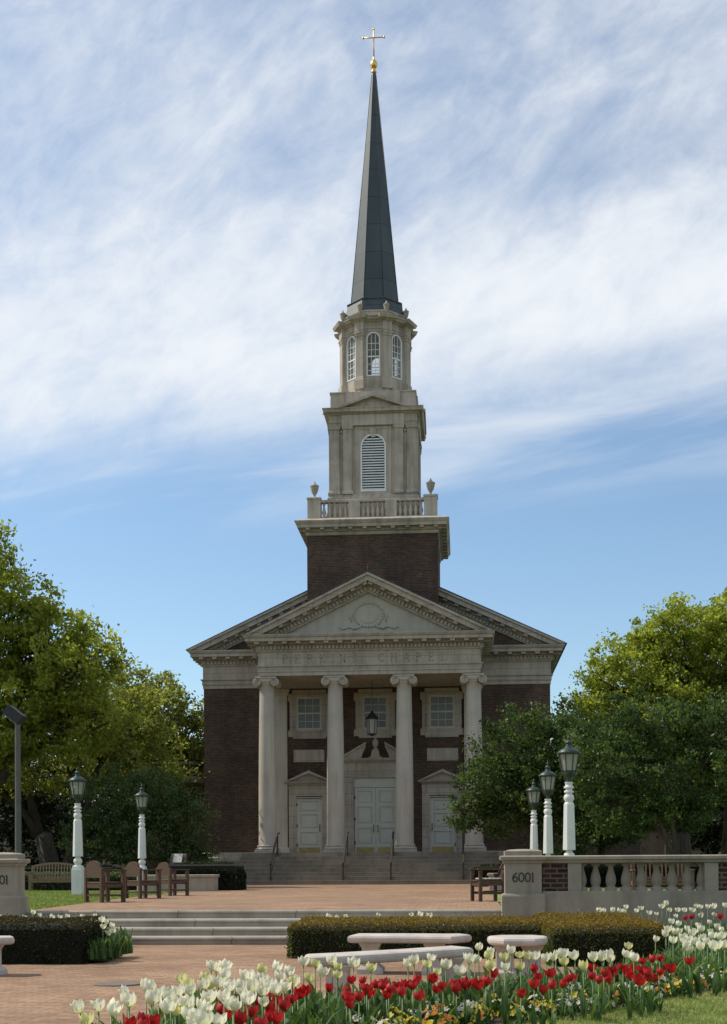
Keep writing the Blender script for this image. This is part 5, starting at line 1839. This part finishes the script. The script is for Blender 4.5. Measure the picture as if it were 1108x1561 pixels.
blooms = {}
for kind, mt in (('w', M['pw']), ('c', M['pc']), ('r', M['pr'])):
    blooms[kind] = [bloom_mesh('bloom', mt, hh, rr, cl, i * 7 + ord(kind)) for i, (hh, rr, cl) in enumerate([(0.074, 0.036, 0.22), (0.070, 0.038, 0.02), (0.078, 0.034, 0.45), (0.068, 0.037, -0.12), (0.072, 0.040, -0.28), (0.076, 0.035, 0.12), (0.066, 0.042, -0.45)])]
leafsets = [blade_mesh('leaves', 4, 0.33, s) for s in range(6)]
stem_mesh = MB().tube([(0, 0, 0), (0.006, 0, 0.3), (0, 0, 0.6), (0.0, 0, 1.0)], [0.0045, 0.0042, 0.004, 0.0045], 6).mesh('stem', M['stem'])
TL = {('bed', 'w'): 'white tulip in the near bed behind the pansies', ('bed', 'c'): 'greenish cream tulip among the white ones in the near bed', ('bed', 'r'): 'red tulip in the near bed in front of the white ones',
      ('mass', 'w'): 'white tulip in the dense clump beside the russet topped hedge', ('far', 'w'): 'white tulip in the row under the balustrade', ('far', 'r'): 'red tulip among white ones under the balustrade',
      ('hedge', 'w'): 'white tulip peeping over the long hedge beside the steps', ('lhedge', 'w'): 'white tulip peeping over the dark hedge below the cut off pier', ('lend', 'w'): 'white tulip at the end of the dark hedge by the steps'}
TG = {'bed': 'tulips of the near flower bed', 'mass': 'tulips beside the russet topped hedge', 'far': 'tulips under the balustrade', 'hedge': 'tulips behind the long hedge', 'lhedge': 'tulips behind the dark hedge', 'lend': 'tulips at the hedge end'}
rnd = random.Random(77)


def tulip(x, y, z, kind, label, group, ground):
    t = thing('tulip', label, 'tulip', (x, y, ground), rnd.uniform(0, 6.28), group)
    tx, ty = rnd.gauss(0, 0.09), rnd.gauss(0, 0.09)
    s = rnd.uniform(0.86, 1.18) * (0.94 if kind == 'r' else 1.0)
    top = z - ground - 0.04 * s
    o = link('stem', stem_mesh, t)
    o.scale = (1, 1, top)
    o = link('bloom', rnd.choice(blooms[kind]), t, (0, 0, top - 0.004))
    o.rotation_euler = (tx * 2, ty * 2, rnd.uniform(0, 6.28))
    o.scale = (s, s, s)
    o = link('leaves', rnd.choice(leafsets), t)
    k = min(1.25, max(0.75, top / 0.36)) * rnd.uniform(0.85, 1.1)
    o.scale = (k, k, k)
    return t


for (clump, kind), pts in TULIPS.items():
    for (x, y, z) in pts:
        gnd = 0.04 if clump in ('bed', 'mass', 'far') else 0.02
        tulip(x, y, z, kind, TL[(clump, kind)], TG[clump], gnd)
        if clump in ('bed', 'mass') and rnd.random() < {'r': 0.8, 'w': 0.3, 'c': 0.15}[kind]:
            a = rnd.uniform(0, 6.28)
            d = rnd.uniform(0.075, 0.14)
            tulip(x + d * math.cos(a), y + d * math.sin(a), z - rnd.uniform(0.0, 0.07), kind, TL[(clump, kind)], TG[clump], gnd)

# the mass of tulip leaves between the flowers
rng = np.random.default_rng(8)
Vs, Ts = [], []
bed_poly = edge + back
n = 11000
P = np.stack([rng.uniform(-2.3, 5.2, n), rng.uniform(5.2, 20, n)], 1)
P = P[in_poly(P, bed_poly)]


def front_dist(P):
    d = np.full(len(P), 1e9)
    for (x1, y1), (x2, y2) in zip(edge[:-1], edge[1:]):
        a, b_ = np.array([x1, y1]), np.array([x2, y2])
        t = np.clip(((P - a) @ (b_ - a)) / ((b_ - a) @ (b_ - a)), 0, 1)
        d = np.minimum(d, np.linalg.norm(P - (a + t[:, None] * (b_ - a)), axis=1))
    return d


P = P[front_dist(P) > 0.42 + rng.uniform(-0.15, 0.25, len(P))]
e1 = np.stack([rng.uniform(-4.62, -4.36, 110), rng.uniform(15.7, 16.9, 110)], 1)
e2 = np.stack([rng.uniform(-7.4, -4.9, 420), rng.uniform(16.9, 19.2, 420)], 1)
e3 = np.stack([rng.uniform(-2.1, 0.6, 420), rng.uniform(18.5, 19.4, 420)], 1)
P = np.concatenate([P, e1, e2, e3])
for (x, y) in P:
    k = rng.integers(2, 5)
    for _ in range(k):
        a = rng.uniform(0, 6.28)
        h = 0.32 * rng.uniform(0.5, 1.05)
        bend = h * rng.uniform(0.05, 0.5)
        w = 0.032 * rng.uniform(0.6, 1.1)
        d = np.array([math.cos(a), math.sin(a), 0])
        s = np.array([-math.sin(a), math.cos(a), 0])
        ox, oy = rng.normal(0, 0.04, 2)
        pr_ = []
        for i in range(5):
            t = i / 4
            c = np.array([x + ox, y + oy, 0.05]) + d * bend * t * t + np.array([0, 0, h * (t - 0.2 * t ** 3)])
            ww = w * (0.45 + 0.9 * math.sin(math.pi * min(1, 0.25 + 0.75 * t))) * 0.5 * (1 if i < 4 else 0.1)
            pr_.append((c - s * ww, c + s * ww))
        tint = rng.uniform(0.1, 0.85)
        for p, q in zip(pr_[:-1], pr_[1:]):
            Vs.append([p[0], p[1], q[1], q[0]])
            Ts.append(tint)
tag(quads('tulip_foliage', np.array(Vs), np.array(Ts), M['tuleaf']), kind='stuff')

# pansies edging the bed


def pansy_meshes(kind, seed):
    rng = np.random.default_rng(seed)
    n = 90
    d = unit(rng.normal(size=(n, 3)))
    d[:, 2] = np.abs(d[:, 2])
    P = d * np.array([0.10, 0.10, 0.10]) * rng.uniform(0.5, 1, (n, 1))
    V = leaf_quads(rng, P, 0.05 * rng.uniform(0.7, 1.3, n), 0.6, 0.8)
    lf = quads('foliage', V, rng.uniform(0.1, 0.9, n), M['panleaf'], 'mesh')
    vs, fs, tn = [], [], []
    for k in range(9):
        a, e = rng.uniform(0, 6.28), rng.uniform(0.15, 1.2)
        nrm = Vector((math.cos(a) * math.cos(e), math.sin(a) * math.cos(e), math.sin(e)))
        c = Vector((nrm.x * 0.11, nrm.y * 0.11, 0.03 + nrm.z * 0.10))
        u = nrm.orthogonal().normalized()
        w = nrm.cross(u)
        rot = rng.uniform(0, 6.28)
        for pth in range(5):
            b0 = rot + pth * 1.2566
            for m in range(1):
                o = len(vs)
                q = lambda ang, rad, lift: tuple(c + (u * math.cos(ang) + w * math.sin(ang)) * rad + nrm * lift)
                vs += [tuple(c), q(b0 - 0.62, 0.017, 0.004), q(b0 - 0.25, 0.025, 0.007), q(b0 + 0.25, 0.025, 0.005), q(b0 + 0.62, 0.017, 0.002)]
                fs += [(o, o + 1, o + 2), (o, o + 2, o + 3), (o, o + 3, o + 4)]
                tn += [0.35, 0.7, 0.8]
    me = bpy.data.meshes.new('flowers')
    me.from_pydata(vs, [], fs)
    at = me.attributes.new('tint', 'FLOAT', 'FACE')
    at.data.foreach_set('value', tn)
    me.materials.append(M['pan_' + kind])
    return lf, me


PM = {k: [pansy_meshes(k, 5 + i * 3 + ord(k)) for i in range(2)] for k in 'wyo'}
PL = {'w': 'white pansy clump edging the bed along the lawn', 'y': 'yellow pansy clump edging the bed along the lawn', 'o': 'orange pansy clump edging the bed along the lawn'}
rp = random.Random(5)
for seg in range(2, len(edge) - 2):
    (ax_, ay_), (bx_, by_) = edge[seg], edge[seg + 1]
    L = math.hypot(bx_ - ax_, by_ - ay_)
    nxp, nyp = -(by_ - ay_) / L, (bx_ - ax_) / L
    for row in range(5):
        m = int(L / 0.19)
        for i in range(m):
            s = (i + rp.uniform(0.1, 0.9)) / m
            off = 0.08 + row * 0.135 + rp.uniform(-0.05, 0.05)
            x, y = ax_ + (bx_ - ax_) * s + nxp * off, ay_ + (by_ - ay_) * s + nyp * off
            if rp.random() < (0.04, 0.08, 0.12, 0.2, 0.5)[row]:
                continue
            k = 'y' if (-0.95 < x < -0.45 and rp.random() < 0.7) else rp.choices('wyo', (0.45, 0.33, 0.22))[0]
            t = thing('pansy_plant', PL[k], 'pansy', (x, y, 0.05), rp.uniform(0, 6.28), 'pansies edging the flower bed')
            lf, fl = rp.choice(PM[k])
            link('foliage', lf, t)
            link('flowers', fl, t)
            sc = rp.uniform(0.75, 1.15)
            t.scale = (sc, sc, sc)
